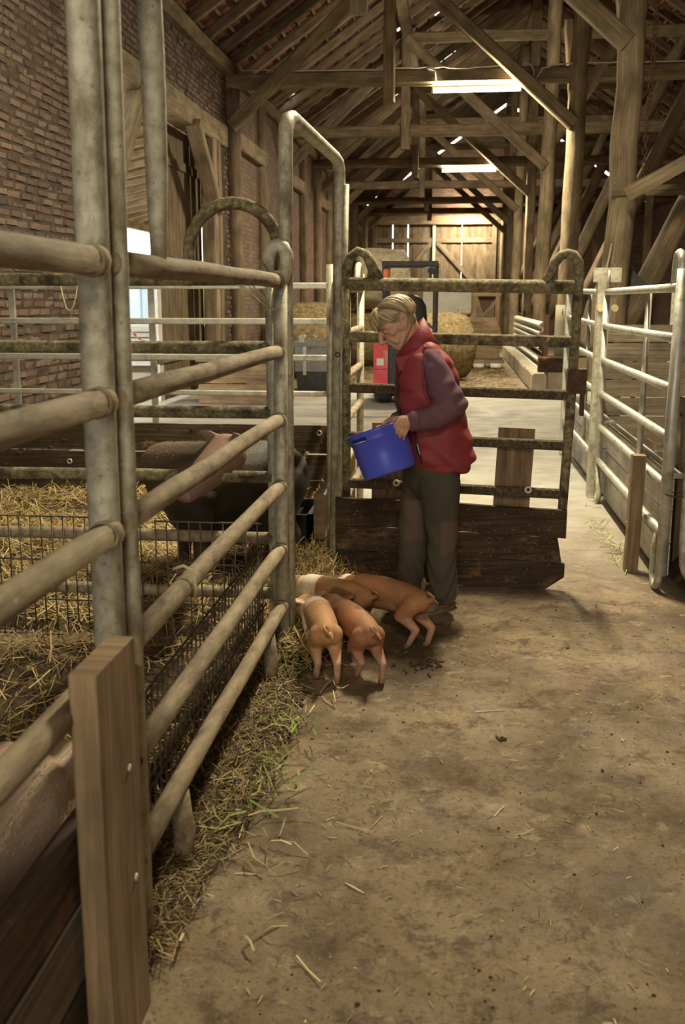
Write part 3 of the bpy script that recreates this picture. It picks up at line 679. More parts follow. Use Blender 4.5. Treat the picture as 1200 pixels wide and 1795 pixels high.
for s,z in ((.235,.575),(.83,.575)):
    q=gp(s,z,-.035); build('bolt_ring',MB().tube(arc(q,.015,0,2*PI,12,(1,0,0),(0,0,1))[:-1],.0055,6,closed=True),plain('pale_washer',(.75,.72,.62),.4),G)
# hanging bits of manure and straw under the lowest board
mb=MB()
for q in range(26):
    s=random.uniform(.1,.98); a=np.array(gp(s,.04,-.07)); mb.tube([tuple(a),tuple(a+np.array((random.uniform(-.04,.04),-.01,random.uniform(-.045,-.01))))],.002,4)
o=build('caked_straw',mb,MRUST,G); o['kind']='stuff'
# ---- wire mesh mats
def mesh_panel(label,a,b,zs,z0,z1,step,m,loc,dbl=False):
    t=thing('wire_mesh','' or label,'mesh',loc,'welded wire mats in the pig pen'); a=np.array(a,float); b=np.array(b,float); L=np.linalg.norm(b-a); d=(b-a)/L
    for z in zs:
        for o_ in ((-.008,.008) if dbl else (0,)):
            n_=np.array((-d[1],d[0],0))*o_; build('cross_wire',MB().tube([tuple(a+n_+(0,0,z)),tuple(b+n_+(0,0,z))],.0042,6),m,t)
    mb=MB(); s=0
    while s<L+.001:
        p=a+d*s; mb.tube([tuple(p+(0,0,z0)),tuple(p+(0,0,z1))],.0033,5); s+=step
    o=build('upright_wires',mb,m,t); o['kind']='stuff'
mesh_panel('dark green wire mat on the crosswise panel, the longer one',(-3.95,4.27,0),(-1.36,4.27,0),(.05,.22,.41,.615),.03,.62,.052,MWIRE,(-2.6,4.27,0))
mesh_panel('short wire mat on the crosswise panel next to the hooked post',(-1.33,4.265,0),(-.84,4.265,0),(.05,.22,.41,.605),.03,.61,.052,MWIREB,(-1.1,4.265,0))
mesh_panel('double-wire mat along the panel beside the aisle',(XF-.055,2.2,0),(XF-.055,4.06,0),(.06,.30,.555),.03,.56,.052,MWIREB,(XF-.055,3.1,0),True)
# ---- boards and sawn post by the near panel
t=thing('board_wall','mud-smeared boards behind the sawn wooden post at the pen corner','boards',(XF-.09,1.2,0))
for z0,z1,m in ((.0,.19,MPLANKM),(.205,.365,MPLANKG),(.38,.525,MPLANKM)):
    build('board',MB().beam((XF-.02,-.5,(z0+z1)/2),(XF-.02,1.98,(z0+z1)/2),.045,z1-z0,seg=6,jit=.004),m,t)
t=thing('sawn_board_post','thick sawn board standing upright against the tall double post','post',(-.695,1.83,0))
mb=MB().beam((-.688,1.825,0),(-.688,1.825,.885),.055,.235,up=(0,1,0),seg=5,jit=.001,bev=.003)
build('board',mb,MPLANK,t)
for z,y in ((.62,1.87),(.36,1.88)): build('screw_head',MB().ell((-.659,y,z),(.004,.009,.009),nu=8,nv=5),MGALVC,t)
# twine looped over the far top rail
def PT(x,y): return tuple(P(x,y,Y=YE-.03))
T_=thing('baling_twine','looped baling twine hanging from the far pen rail in front of the bricks','twine',PT(130,495))
build('knot_strand',MB().tube([PT(*q) for q in ((96,497),(130,497),(162,498))],.006,5),MROPE,T_)
build('twine_loop',MB().tube([PT(*q) for q in ((106,498),(110,520),(116,540),(122,545),(128,538),(133,518),(136,498))],.005,5),MROPE,T_)
build('twine_end',MB().tube([PT(*q) for q in ((146,498),(144,520),(141,536))],.004,5),MROPE,T_)
build('twine_end',MB().tube([PT(*q) for q in ((150,498),(154,530),(158,548))],.004,5),MROPE,T_)
# ---- right-hand pens
XG=1.15
zr=[.33,.60,.86,1.12,1.385,1.645]
t=thing('galvanised_fence','bright galvanised pipe panel with looped feet beside the aisle','fence panel',(XG,7,0),'galvanised panels on the right')
for z in zr: rail(t,(XG,5.47,z),(XG,8.02,z+.0),.0245,MGALVC,j=.0015)
build('end_post',MB().tube([(XG-.0,5.45,.10),(XG,5.45,1.0),(XG+.01,5.45,1.74)],.032,14),MGALVC,t)
build('foot_loop',MB().tube([(XG,5.45,.14)]+arc((XG-.012,5.53,.10),.075,PI,2*PI,8,(0,1,0),(0,0,1.1))+[(XG-.012,5.60,.2),(XG,5.59,.33)],.022,12,flat=None),MGALV,t)
build('top_hoop',MB().tube([(XG+.005,5.46,1.70)]+arc((XG+.005,5.54,1.75),.075,PI,0,8,(0,1,0),(0,0,1))+[(XG,5.61,1.65)],.021,12),MGALVC,t)
for y in (6.45,): build('upright',MB().tube([(XG+.03,y,.33),(XG+.03,y,1.645)],.016,10),MGALVC,t); build('upright',MB().tube([(XG+.03,y+.06,.33),(XG+.03,y+.06,1.645)],.012,8),MGALVC,t)
build('end_post',MB().tube([(XG,8.04,.04),(XG,8.04,1.62)],.026,12),MGALVC,t)
build('foot_loop',MB().tube([(XG,8.02,.33),(XG-.01,7.94,.2)]+arc((XG,7.97,.08),.065,PI,2*PI,8,(0,1,0),(0,0,1.1)),.02,10),MGALV,t)
build('flat_tab',MB().tube([(XG,8.0,1.645),(XG,7.98,1.74),(XG,7.97,1.80)],[.02,.024,.03],10,flat=[(1,1),(.5,1.2),(.3,1.4)]),MGALVC,t)
t=thing('panel_post','broad galvanised channel post joining the two right-hand panels','post',(XG,8.2,0))
build('channel',MB().beam((XG-.02,8.2,0),(XG-.02,8.2,1.80),.07,.11,up=(0,1,0),bev=.006),MGALV,t)
build('cap_plate',MB().box((XG-.09,8.15,1.72),(XG+.12,8.19,1.83)),MGALV,t)
MBR=plain('brass',(.6,.5,.25),.4,.6)
for dx_ in (.08,-.03): build('bolt',MB().tube([(XG+dx_,8.13,1.52),(XG+dx_,8.15,1.52)],.028,10),MBR,t)
t=thing('galvanised_fence','galvanised pipe panel beyond the broad channel post, ending at a white upright','fence panel',(XG,9.5,0),'galvanised panels on the right')
for z in zr: rail(t,(XG,8.28,z),(XG-.02,10.5,z+.03),.0235,MGALVC,j=.0015)
for y in (10.5,): build('end_post',MB().beam((XG-.02,y,.02),(XG-.02,y,1.76),.06,.06,up=(0,1,0),bev=.005),MGALVC,t)
build('upright',MB().tube([(XG+.025,9.2,.33),(XG+.025,9.2,1.65)],.016,10),MGALVC,t)
def lowboards(label,y0,y1,g):
    t=thing('board_wall',label,'boards',(XG+.07,(y0+y1)/2,0))
    for q in range(3):
        z0=.02+q*.19; build('board',MB().beam((XG+.085,y0,z0+.092),(XG+.085,y1,z0+.092),.04,.183,seg=5,jit=.003),MPLANKP,t)
    build('cap_board',MB().beam((XG+.10,y0,.605),(XG+.10,y1,.605),.10,.03,seg=4),MPLANKP,t)
lowboards('pale whitewashed boards inside the panel with looped feet',5.75,8.1,None)
lowboards('pale whitewashed boards inside the panel beyond the channel post',8.25,10.4,None)
o=thing('wooden_stake','brown squared stake nailed to the pale boards beside the aisle','post',(XG-.075,5.9,0))
build('stake',MB().beam((XG-.085,5.9,0),(XG-.075,5.9,.70),.075,.085,up=(0,1,0),seg=3,jit=.002,bev=.004),MPLANK,o)
for z in (.58,.3): build('nail_head',MB().ell((XG-.125,5.885,z),(.004,.007,.007),nu=8,nv=5),MGALVC,o)
o=thing('inner_post','weathered flat post inside the right-hand pen','post',(XG+.2,6.05,0))
build('post',MB().beam((XG+.19,6.0,0),(XG+.19,6.0,1.03),.05,.1,up=(0,1,0),seg=3),MPLANKG,o); build('bolt',MB().ell((XG+.16,5.96,.93),(.008,.012,.012),nu=8,nv=5),MRUST,o)
t=thing('pen_partition','grey horizontal boards dividing the right-hand pens crosswise','boards',(2.8,9.7,0))
z=.0
for q in range(8):
    h_=random.uniform(.165,.18); build('board',MB().beam((XG+.2,9.7,z+h_/2),(5.4,9.7,z+h_/2),.04,h_-.012,seg=5,jit=.004),MPLANKG,t); z+=h_
for x in (XG+.28,3.2): build('post',MB().beam((x,9.77,0),(x,9.77,1.6),.1,.1,up=(0,1,0)),MPLANKG,t)
t=thing('inner_rails','thin pipe rails behind the right-hand pen','rails',(3.6,11.2,0))
for z in (1.45,1.62,1.78): rail(t,(2.3,11.2,z),(5.3,11.2,z),.018,MGALV)
for x in (2.3,3.8,5.3): build('upright',MB().tube([(x,11.2,0),(x,11.2,1.82)],.022,10),MGALV,t)
# second loop post cut by the frame edge on the right
t=thing('galvanised_fence','galvanised panel end with a big bent foot right of the looped-foot panel','fence panel',(1.42,5.2,0),'galvanised panels on the right')
build('end_post',MB().tube([(XG+.10,5.40,.95),(XG+.10,5.40,.3)]+arc((XG+.28,5.38,.22),.18,PI,1.55*PI,8,(1,0,0),(0,0,1))[1:]+[(1.7,5.36,.035)],.027,12),MGALV,t)
build('end_post',MB().tube([(XG+.09,5.41,.93),(XG+.085,5.42,1.68)],.022,12),MGALV,t)
rail(t,(XG+.09,5.4,1.35),(2.6,5.3,1.35),.024,MGALVC); rail(t,(XG+.09,5.4,.85),(2.6,5.3,.85),.024,MGALVC)
build('wire_tie',MB().tube(arc((XG+.05,5.42,.56),.06,0,2*PI,12,(1,0,0),(0,.6,.1))[:-1],.004,5,closed=True),MRUST,t)
# ================================================================== BACKGROUND THINGS
MRED=mat('loader_red',[(.50,.045,.055),(.62,.09,.10)],scale=6,rough=.42,bmp=.05,dirt=((.52,.30,.26),4,.55,.75))
MDARKM=mat('dark_steel',[(.03,.032,.035),(.07,.07,.07)],scale=9,rough=.5,metal=.4,bmp=.1)
MGREYM=mat('grey_steel',[(.17,.17,.165),(.30,.295,.27)],scale=5,rough=.5,metal=.4,bmp=.1,dirt=((.22,.17,.1),5,.55,.7))
MTYRE=mat('tyre_rubber',[(.015,.014,.013),(.05,.045,.038)],scale=12,rough=.85,bmp=.3)
def bevbox(lo,hi,b=.02):
    x0,y0,z0=lo; x1,y1,z1=hi
    return MB().beam(((x0+x1)/2,y0,(z0+z1)/2),((x0+x1)/2,y1,(z0+z1)/2),x1-x0,z1-z0,bev=b)
t=thing('wheel_loader','small red wheel loader with black roll frame and orange beacon, seen from behind','loader',(-.74,15.9,0))
X0,X1=-1.25,-.23
build('engine_hood',bevbox((X0+.02,15.6,.42),(X1-.02,16.7,1.0),.05),MRED,t)
for s,x0,x1 in ((0,X0,X0+.22),(1,X1-.22,X1)):
    p=build('rear_fender',bevbox((x0,15.42,.24),(x1,15.72,1.02),.03),MRED,t)
    xm=(x0+x1)/2
    build('tail_light',bevbox((xm-.06,15.405,.60),(xm+.05,15.425,.71),.008),plain('lamp_glass',(.62,.55,.5),.25),p)
    build('panel_seam',MB().box((x0+.02,15.412,.54),(x1-.02,15.42,.548)),MDARKM,p)
build('grille',bevbox((X0+.225,15.44,.30),(X1-.225,15.7,.90),.02),MDARKM,t)
for q in range(6): build('grille_slat',MB().box((X0+.42,15.425,.38+q*.08),(X1-.42,15.44,.41+q*.08)),MGREYM,t)
build('hood_lip',bevbox((X0+.225,15.43,.90),(X1-.225,15.72,1.02),.03),MRED,t); build('counterweight',bevbox((X0+.05,15.46,.17),(X1-.05,16.6,.33),.03),MDARKM,t)
for x in (X0+.13,X1-.13):
    for y in (15.75,17.0):
        wmb=MB().tube([(x-.14,y,.29),(x-.12,y,.29),(x-.05,y,.29),(x+.05,y,.29),(x+.12,y,.29),(x+.14,y,.29)],[.2,.27,.29,.29,.27,.2],24)
        wh=build('wheel',wmb,MTYRE,t); build('rim',MB().tube([(x-.145,y,.29),(x+.145,y,.29)],.13,16),MGREYM,wh)
build('seat',bevbox((-.92,15.95,1.0),(-.45,16.4,1.12),.04),MBLACK,t)
build('seat_back',MB().loft([[(-.69+math.cos(a)*rx,15.92+math.sin(a)*.07+dy,z) for a in np.linspace(0,2*PI,16,endpoint=False)] for z,rx,dy in ((1.06,.22,0),(1.3,.24,-.03),(1.5,.22,-.06),(1.62,.15,-.08),(1.66,.06,-.09))]),MBLACK,t)
for x in (X0+.14,X1-.10):
    build('roll_bar',MB().beam((x,15.72,.95),(x,15.66,2.13),.07,.07,up=(0,1,0),bev=.01),MDARKM,t)
    build('roll_bar',MB().beam((x,16.7,.95),(x,16.6,2.13),.06,.06,up=(0,1,0),bev=.01),MDARKM,t)
    build('roof_rail',MB().beam((x,15.63,2.13),(x,16.64,2.13),.07,.07,bev=.01),MDARKM,t)
build('roof_rail',MB().beam((X0+.1,15.66,2.13),(X1-.06,15.66,2.13),.07,.075,bev=.01),MDARKM,t)
build('roof_rail',MB().beam((X0+.1,16.6,2.13),(X1-.06,16.6,2.13),.07,.07,bev=.01),MDARKM,t)
bc=build('beacon',MB().tube([(-1.07,15.6,1.92),(-1.07,15.6,1.93),(-1.07,15.6,2.03),(-1.07,15.6,2.055)],[.05,.058,.055,.03],16),plain('orange_lens',(.75,.20,.06),.3),t)
build('beacon_stem',MB().tube([(-1.07,15.62,1.6),(-1.07,15.62,1.92)],.02,10),MDARKM,bc)
wl=build('work_light',bevbox((-.50,15.58,1.97),(-.34,15.66,2.08),.02),MGREYM,t); build('lens',MB().tube([(-.39,15.56,2.02),(-.39,15.60,2.02)],.055,14),MBLACK,wl)
build('grab_handle',MB().tube([(X1-.12,15.7,1.15),(X1-.3,15.9,1.3),(X1-.36,16.3,1.3)],.018,8),MDARKM,t)
build('lift_arm',MB().beam((-.74,16.6,.8),(-.74,18.0,.5),.16,.2),MRED,t); build('bucket',bevbox((X0,17.6,.1),(X1,18.3,.55),.04),MDARKM,t)
# ---- hay bales
MHAY=mat('hay',[(.085,.058,.026),(.20,.145,.068),(.34,.26,.13)],scale=14,sc=(1,1,1),rough=.95,bmp=1.0,bscale=60)
MHAYW=mat('hay_wrap',[(.30,.25,.16),(.46,.40,.28)],scale=7,rough=.8,bmp=.6,bscale=40)
def bale(label,c,r,w,ang,wrap=MHAY):
    t=thing('hay_bale',label,'bale',(c[0],c[1],c[2]-r),'round hay bales'); ax=np.array((math.cos(ang),math.sin(ang),0)); c=np.array(c,float); n=40
    e1=np.array((0,0,1.)); e2=np.cross(ax,e1); rings=[]
    for i,(s,q) in enumerate(((-.5,.90),(-.47,.97),(-.25,1.0),(0,1.01),(.25,1.0),(.47,.97),(.5,.90))):
        rings.append([c+ax*(s*w+random.uniform(-.01,.01))+(e1*math.cos(a)+e2*math.sin(a))*max(.0,(r*q+random.uniform(-.025,.02))) for a in np.linspace(0,2*PI,n,endpoint=False)])
    for g in rings:
        for k,p in enumerate(g):
            if p[2]<c[2]-r*.985: p[2]=c[2]-r*.985
    build('wrapped_roll',MB().loft(rings),wrap,t)
    # coiled end face
    for s in (-1,1):
        sp=[tuple(c+ax*s*(w*.5+.012)+(e1*math.cos(a)+e2*math.sin(a))*(r*.88*a/(2*PI*7))) for a in np.linspace(.5,2*PI*7,150)]
        build('coil_face',MB().tube(sp,.055*r,5,jit=.25),MHAY,t)
    # loose stalks bristling out of the bale
    mb=MB()
    for q in range(500):
        a=random.uniform(0,2*PI); s=random.uniform(-.5,.5); d=e1*math.cos(a)+e2*math.sin(a); p=c+ax*s*w+d*r*.985
        tdir=(-e1*math.sin(a)+e2*math.cos(a))*random.uniform(-1,1)+ax*random.uniform(-1,1)+d*.35; L=random.uniform(.08,.22)
        side=np.cross(tdir,d); side=side/(np.linalg.norm(side)+1e-6)*.005; b=len(mb.v); mb.v+=[tuple(p-side),tuple(p+side),tuple(p+tdir*L)]; mb.face((b,b+1,b+2))
    o=build('loose_stalks',mb,MHAY,t); o['kind']='stuff'
bale('round hay bale behind the grey steel bin',(-2.95,20.9,.76),.78,1.2,.35)
bale('round hay bale on the floor beside the roll frame of the loader',(-.42,20.4,.66),.68,1.2,.5)
bale('round hay bale on the floor carrying the wrapped bale',(-2.0,24.6,.68),.7,1.2,.2)
bale('pale-wrapped round hay bale stacked on another bale behind the loader',(-1.85,24.3,2.09),.69,1.2,.3,MHAYW)
# ---- grey steel bin
t=thing('steel_bin','grey steel bin with handles and a dark lower half near the hay bales','bin',(-2.4,17.8,0))
def frust(x0,x1,y0,y1,z0,z1,k): 
    xm,ym=(x0+x1)/2,(y0+y1)/2
    R=lambda z,s:[(xm+(x-xm)*s,ym+(y-ym)*s,z) for x,y in ((x0,y0),(x1,y0),(x1,y1),(x0,y1))]
    return MB().loft([R(z0,k),R(z1,1)],sm=False)
build('lower_tub',frust(-2.78,-2.03,17.45,18.2,0,.36,.95),MDARKM,t); build('upper_tub',frust(-2.8,-2.0,17.43,18.22,.36,.80,.98),MGREYM,t)
build('rim_frame',MB().beam((-2.82,17.42,.83),(-1.98,17.42,.83),.05,.07).beam((-2.82,18.22,.83),(-1.98,18.22,.83),.05,.07).beam((-2.82,17.42,.83),(-2.82,18.22,.83),.05,.07).beam((-1.98,17.42,.83),(-1.98,18.22,.83),.05,.07),MGREYM,t)
for x in (-2.5,): build('handle',MB().tube(arc((x,17.40,.88),.11,0,2*PI,16,(1,0,0),(0,0,1))[:-1],.012,6,closed=True),MGREYM,t)
build('corner_lug',bevbox((-2.72,17.40,.86),(-2.6,17.46,.99),.02),MGALVC,t); build('corner_lug',bevbox((-2.12,17.40,.86),(-2.05,17.46,1.05),.01),MGREYM,t)
for x in (-2.62,-2.2): build('side_strap',MB().box((x-.03,17.41,.30),(x+.03,17.44,.80)),MGALVC,t)
# timber boxes under the doorway rails
t=thing('timber_box','low brown timber box standing by the doorway post','box',(-3.3,15.6,0))
for q in range(2): build('board',MB().beam((-3.95,15.2,.16+q*.32),(-2.6,15.2,.16+q*.32),.04,.30),MPLANK,t)
build('lid',MB().beam((-3.28,15.15,.68),(-3.28,16.1,.68),1.4,.05),MPLANK,t); build('end_board',MB().beam((-2.62,15.2,.32),(-2.62,16.1,.32),.04,.62),MPLANK,t); build('end_board',MB().beam((-3.94,15.2,.32),(-3.94,16.1,.32),.04,.62),MPLANK,t)
# ---- white board, wooden hopper cart
t=thing('white_board','large white board leaning behind the hay bale','board',(-.2,26.5,0))
build('sheet',MB().beam((-.25,26.3,0.02),(-.25,26.7,1.95),1.25,.04,up=(0,1,0)),mat('whitewash',[(.5,.48,.43),(.68,.66,.6)],scale=2,rough=.7,bmp=.1),t)
build('batten',MB().beam((-.85,26.45,1.0),(.35,26.45,1.0),.04,.08),MPLANKP,t)
t=thing('hopper_cart','old wooden hopper cart with sloping sides on low rollers','cart',(.55,24.4,0))
b=[(.0,24,1.2),(.92,24,1.2),(1.12,24,.66),(1.0,24,.24),(.0,24,.24)]
build('side_board',MB().prism(b,(0,.05,0)),MPLANK,t); build('side_board',MB().prism([(x,y+.9,z) for x,y,z in b],(0,.05,0)),MPLANK,t)
build('floor_board',MB().box((0,24.02,.22),(1.05,24.92,.28)),MPLANK,t); build('end_board',MB().box((-.03,24,.24),(.02,24.95,1.2)),MPLANK,t)
for x in (.42,.95): build('frame_post',MB().beam((x,24.1,1.18),(x,24.1,1.76),.09,.09,up=(0,1,0)),MPLANK,t)
build('frame_head',MB().beam((.36,24.1,1.74),(1.03,24.1,1.74),.1,.13),MPLANK,t); build('frame_brace',MB().beam((.6,24.12,1.22),(.98,24.12,1.62),.06,.07),MPLANKG,t)
build('frame_head',MB().beam((.36,24.8,1.74),(1.03,24.8,1.74),.1,.13),MPLANK,t); build('frame_post',MB().beam((.42,24.8,1.18),(.42,24.8,1.76),.09,.09,up=(0,1,0)),MPLANK,t)
build('chute',MB().prism([(.5,24.2,1.68),(.92,24.2,1.68),(.66,24.2,1.25)],(0,.6,0)),MRUST,t)
build('skid',MB().beam((.0,24.0,.17),(1.15,24.0,.17),.09,.09),MPLANKG,t); build('skid',MB().beam((.0,24.9,.17),(1.15,24.9,.17),.09,.09),MPLANKG,t)
for x in (.2,.55,.95): build('roller',MB().tube([(x-.12,23.95,.065),(x+.12,23.95,.065)],.06,12),MPLANKP,t)
o=thing('stone_heap','small heap of pale rubble lying beside the hopper frame','heap',(.15,24.3,1.2))
for q in range(12): build('stone',MB().ell((.15+random.uniform(-.12,.16),24.3+random.uniform(-.1,.1),1.25+.05*(q//4)),RNG.uniform(.04,.09,3),nu=7,nv=5),MCONC,o)
# ---- guard rails on a low kerb wall
t=thing('kerb_wall','low rough concrete kerb wall along the post row','wall',(1.45,23,0)); build('kerb',MB().beam((1.45,17.6,.17),(1.45,29,.17),.24,.34,seg=16,jit=.012,bev=.03),MCONC,t)
for q in range(1,6): build('joint',MB().box((1.325,17.6+q*1.9,.01),(1.335,17.62+q*1.9,.335)),MMORTAR,t)
def wbeam(label,z,x,y0,y1):
    t=thing('guard_rail',label,'rail',(x,(y0+y1)/2,z-.16),'stacked steel guard rails'); pr=[(0,-.155),(.045,-.12),(.08,-.10),(.08,-.06),(.0,-.03),(.0,.03),(.08,.06),(.08,.10),(.045,.12),(0,.155)]
    mb=MB(); b=0
    for y in (y0,y1):
        for (a,c) in pr: mb.v.append((x-a,y,z+c))
        for (a,c) in pr: mb.v.append((x-a+.02,y,z+c))
    n=len(pr)
    for i in range(n-1):
        mb.face((i,i+1,2*n+i+1,2*n+i)); mb.face((n+i,3*n+i,3*n+i+1,n+i+1)); mb.face((i,n+i,n+i+1,i+1)); mb.face((2*n+i,2*n+i+1,3*n+i+1,3*n+i))
    build('corrugated_beam',mb,MGALVC,t); 
    return t
for z,l in ((1.0,'topmost corrugated steel guard rail over the kerb wall'),(.70,'middle corrugated steel guard rail over the kerb wall'),(.30,'lowest corrugated steel guard rail behind the kerb wall')):
    t=wbeam(l,z,1.74,20.9,30)
t=thing('rail_rack','dark iron rack uprights holding the guard rails','rack',(1.85,22,0))
for y in (21.0,24.6,28.2): build('rack_post',MB().beam((1.84,y,0),(1.84,y,1.3),.08,.08,up=(0,1,0)),MRUST,t)
t=thing('sleeper_block','dark timber block lying at the foot of the painted post','block',(1.8,18.0,0)); build('block',MB().beam((1.45,18.02,.48),(1.95,18.02,.48),.2,.26,bev=.02),MPLANKM,t); build('bearer',MB().beam((1.62,18.02,.17),(1.92,18.02,.17),.2,.34),MCONC,t)
build('paint_coat',MB().tube([(XP-.052,18.34,.62),(XP-.05,18.34,.9),(XP-.048,18.34,1.2),(XP-.046,18.34,1.5)],[.176]*4,14),mat('green_paint',[(.12,.24,.18),(.22,.33,.25)],scale=6,rough=.7,bmp=.3,dirt=((.30,.24,.15),5,.42,.56)),POST184)
# ---- round the thick post on the right
t=thing('wall_bracket','pale board nailed slanting off the thick round post over a rail','bracket',(2.2,12.2,2.7))
build('slant_board',MB().beam((1.9,12.2,2.76),(3.4,12.2,3.58),.05,.16,seg=3),MWOODL,t); build('level_board',MB().beam((1.8,12.68,2.86),(3.6,12.68,2.86),.05,.12),MWOOD,t)
t=thing('hanging_chain','long rusty chain hanging beside the thick round post','chain',(2.2,12.6,5.2))
lm=MB().tube([(0,.0,.045),(.022,0,.03),(.022,0,-.03),(0,0,-.045),(-.022,0,-.03),(-.022,0,.03)],.009,5,closed=True).mesh('chain_link')
for q in range(34): o=link('chain_link',lm,MRUST,t,(-.002*q+random.uniform(-.004,.004),0,-.04-.072*q)); o.rotation_euler=(0,0,PI/2*(q%2))
t=thing('sheet_hopper','dark sheet-metal hopper hung behind the thick round post','hopper',(2.2,13.3,1.7))
build('funnel',MB().loft([[(2.02,13.1,2.0),(2.12,13.1,2.0),(2.12,13.3,2.0),(2.02,13.3,2.0)],[(1.92,12.98,1.7),(2.42,12.98,1.7),(2.42,13.5,1.7),(1.92,13.5,1.7)]],sm=False),MDARKM,t)
build('hanger_bar',MB().tube([(2.07,13.2,2.0),(2.04,13.0,2.6)],.012,6),MRUST,t); build('stand_leg',MB().tube([(2.3,13.3,0),(2.3,13.3,1.7)],.03,8),MRUST,t)
t=thing('feed_sack','dusty sack hanging by a cord from the thick round post','sack',(1.72,12.5,1.0))
build('bag',MB().loft([[(1.68+dx+math.cos(a)*rx*(1+.12*math.sin(3*a)),12.5+math.sin(a)*.09,z) for a in np.linspace(0,2*PI,18,endpoint=False)] for z,rx,dx in ((1.02,.05,-.06),(1.1,.13,-.05),(1.3,.15,-.02),(1.55,.12,.0),(1.72,.07,.03),(1.82,.02,.05))]),mat('jute',[(.20,.15,.10),(.34,.27,.19)],scale=30,rough=.95,bmp=.5),t)
build('cord',MB().tube([(1.73,12.5,1.8),(1.8,12.6,2.05),(1.84,12.68,2.25)],.012,6),MROPE,t)
# ---- water trough in the pen
t=thing('water_trough','black trough with a wet rim inside the pen opening','trough',(-1.05,6.2,0))
mb=MB(); x0,x1,y0,y1=-1.35,-.86,6.0,6.55
for a,b_ in (((x0,y0,.1),(x1,y0+.04,.27)),((x0,y1-.04,.1),(x1,y1,.27)),((x0,y0,.1),(x0+.04,y1,.27)),((x1-.04,y0,.1),(x1,y1,.27)),((x0,y0,.08),(x1,y1,.13))): mb.box(a,b_)
build('basin',mb,MBLACK,t); build('foot',MB().box((x0+.05,y0+.05,0),(x1-.05,y1-.05,.1)),MBLACK,t); build('water',MB().box((x0+.03,y0+.03,.2),(x1-.03,y1-.03,.215)),plain('trough_water',(.03,.025,.018),.08),t)
# ================================================================== STRAW AND DIRT
def blades(name, pts, L, W, tilt, cols, parent=None, seed=1, curve=.25, flop=0.0):
    """loose stalks: n folded strips lying about the points given"""
    r=np.random.default_rng(seed); n=len(pts); yaw=r.uniform(0,2*PI,n); tl=r.normal(0,tilt,n)+flop; ln=r.uniform(L[0],L[1],n); wd=r.uniform(W[0],W[1],n)
    d=np.stack([np.cos(yaw)*np.cos(tl),np.sin(yaw)*np.cos(tl),np.sin(tl)],1); sd=np.stack([-np.sin(yaw),np.cos(yaw),r.uniform(-.6,.6,n)],1); sd/=np.linalg.norm(sd,axis=1)[:,None]
    up=np.cross(d,sd); v=np.zeros((n,6,3)); bend=r.uniform(-curve,curve,n)*ln
    for k,s in enumerate((-.5,0,.5)):
        c=pts+d*(ln*s)[:,None]+(up*(bend*(0 if k==1 else -.5))[:,None]); w_=sd*(wd*(.5 if k!=1 else .55))[:,None]
        v[:,2*k]=c-w_; v[:,2*k+1]=c+w_
    v[:,:,2]=np.maximum(v[:,:,2],.003)
    base=(np.arange(n)*6)[:,None]; f=np.concatenate([base+np.array([0,1,3,2]),base+np.array([2,3,5,4])],1).reshape(-1,4)
    me=bpy.data.meshes.new(name); me.vertices.add(n*6); me.vertices.foreach_set('co',v.reshape(-1)); me.loops.add(f.size); me.loops.foreach_set('vertex_index',f.reshape(-1).astype(np.int32))
    me.polygons.add(len(f)); me.polygons.foreach_set('loop_start',np.arange(0,f.size,4,dtype=np.int32)); me.update(calc_edges=True)
    cc=np.array(cols)[r.integers(0,len(cols),n)]*r.uniform(.55,1.2,n)[:,None]; cc=np.repeat(np.concatenate([cc,np.ones((n,1))],1),6,0)
    a=me.color_attributes.new('Col','FLOAT_COLOR','POINT'); a.data.foreach_set('color',cc.reshape(-1))
    return link(name,me,MSTRAW,parent)
MSTRAW=attr_mat('straw_stalks',rough=.75,bmp=0,bscale=20,var=.15)
STR=[(.58,.43,.19),(.50,.36,.15),(.66,.52,.26),(.36,.25,.10),(.24,.16,.07),(.44,.33,.15)]
STD=[(.26,.18,.08),(.36,.26,.11),(.16,.105,.05),(.48,.36,.17),(.10,.065,.035)]
def hf(x,y):
    return .055+.035*noise.noise((x*1.7,y*1.7,3.1))+.03*noise.noise((x*5,y*5,7.7))+.012*noise.noise((x*15,y*15,1.3))
def bed(name,x0,x1,y0,y1,st,fn,m):
    nx=int((x1-x0)/st); ny=int((y1-y0)/st); mb=MB()
    for j in range(ny+1):
        for i in range(nx+1):
            x=x0+(x1-x0)*i/nx; y=y0+(y1-y0)*j/ny; e=min(i,nx-i,j,ny-j); z=fn(x,y)*min(1,e/2); mb.v.append((x,y,z if z>.008 else -.02))
    for j in range(ny):
        for i in range(nx): k=j*(nx+1)+i; mb.face((k,k+1,k+nx+2,k+nx+1),sm=True)
    return build(name,mb,m)
MBED=mat('manure_bedding',[(.030,.019,.011),(.075,.05,.026),(.17,.12,.058)],scale=7,rough=.95,bmp=1,bscale=40,rnd=False)
tag(bed('bedding',-4.05,-.80,4.42,7.70,.06,hf,MBED),'dark trodden bedding covering the floor of the far pig pen','bedding',kind='stuff')
hf2=lambda x,y:hf(x,y)*1.3
tag(bed('bedding',-4.05,-.80,-.4,4.22,.06,hf2,MBED),'dark trodden bedding covering the floor of the near pig pen','bedding',kind='stuff')
def scatter(n,x0,x1,y0,y1,seed,dens=None,h=(0,.05),zf=hf):
    r=np.random.default_rng(seed); out=[]
    while len(out)<n:
        x=r.uniform(x0,x1); y=r.uniform(y0,y1)
        if dens and r.random()>dens(x,y): continue
        out.append((x,y,(zf(x,y) if zf else .004)+r.uniform(*h)))
    return np.array(out)
dn=lambda x,y:.25+.75*max(0,min(1,.5+1.6*noise.noise((x*1.3,y*1.3,9.0))))
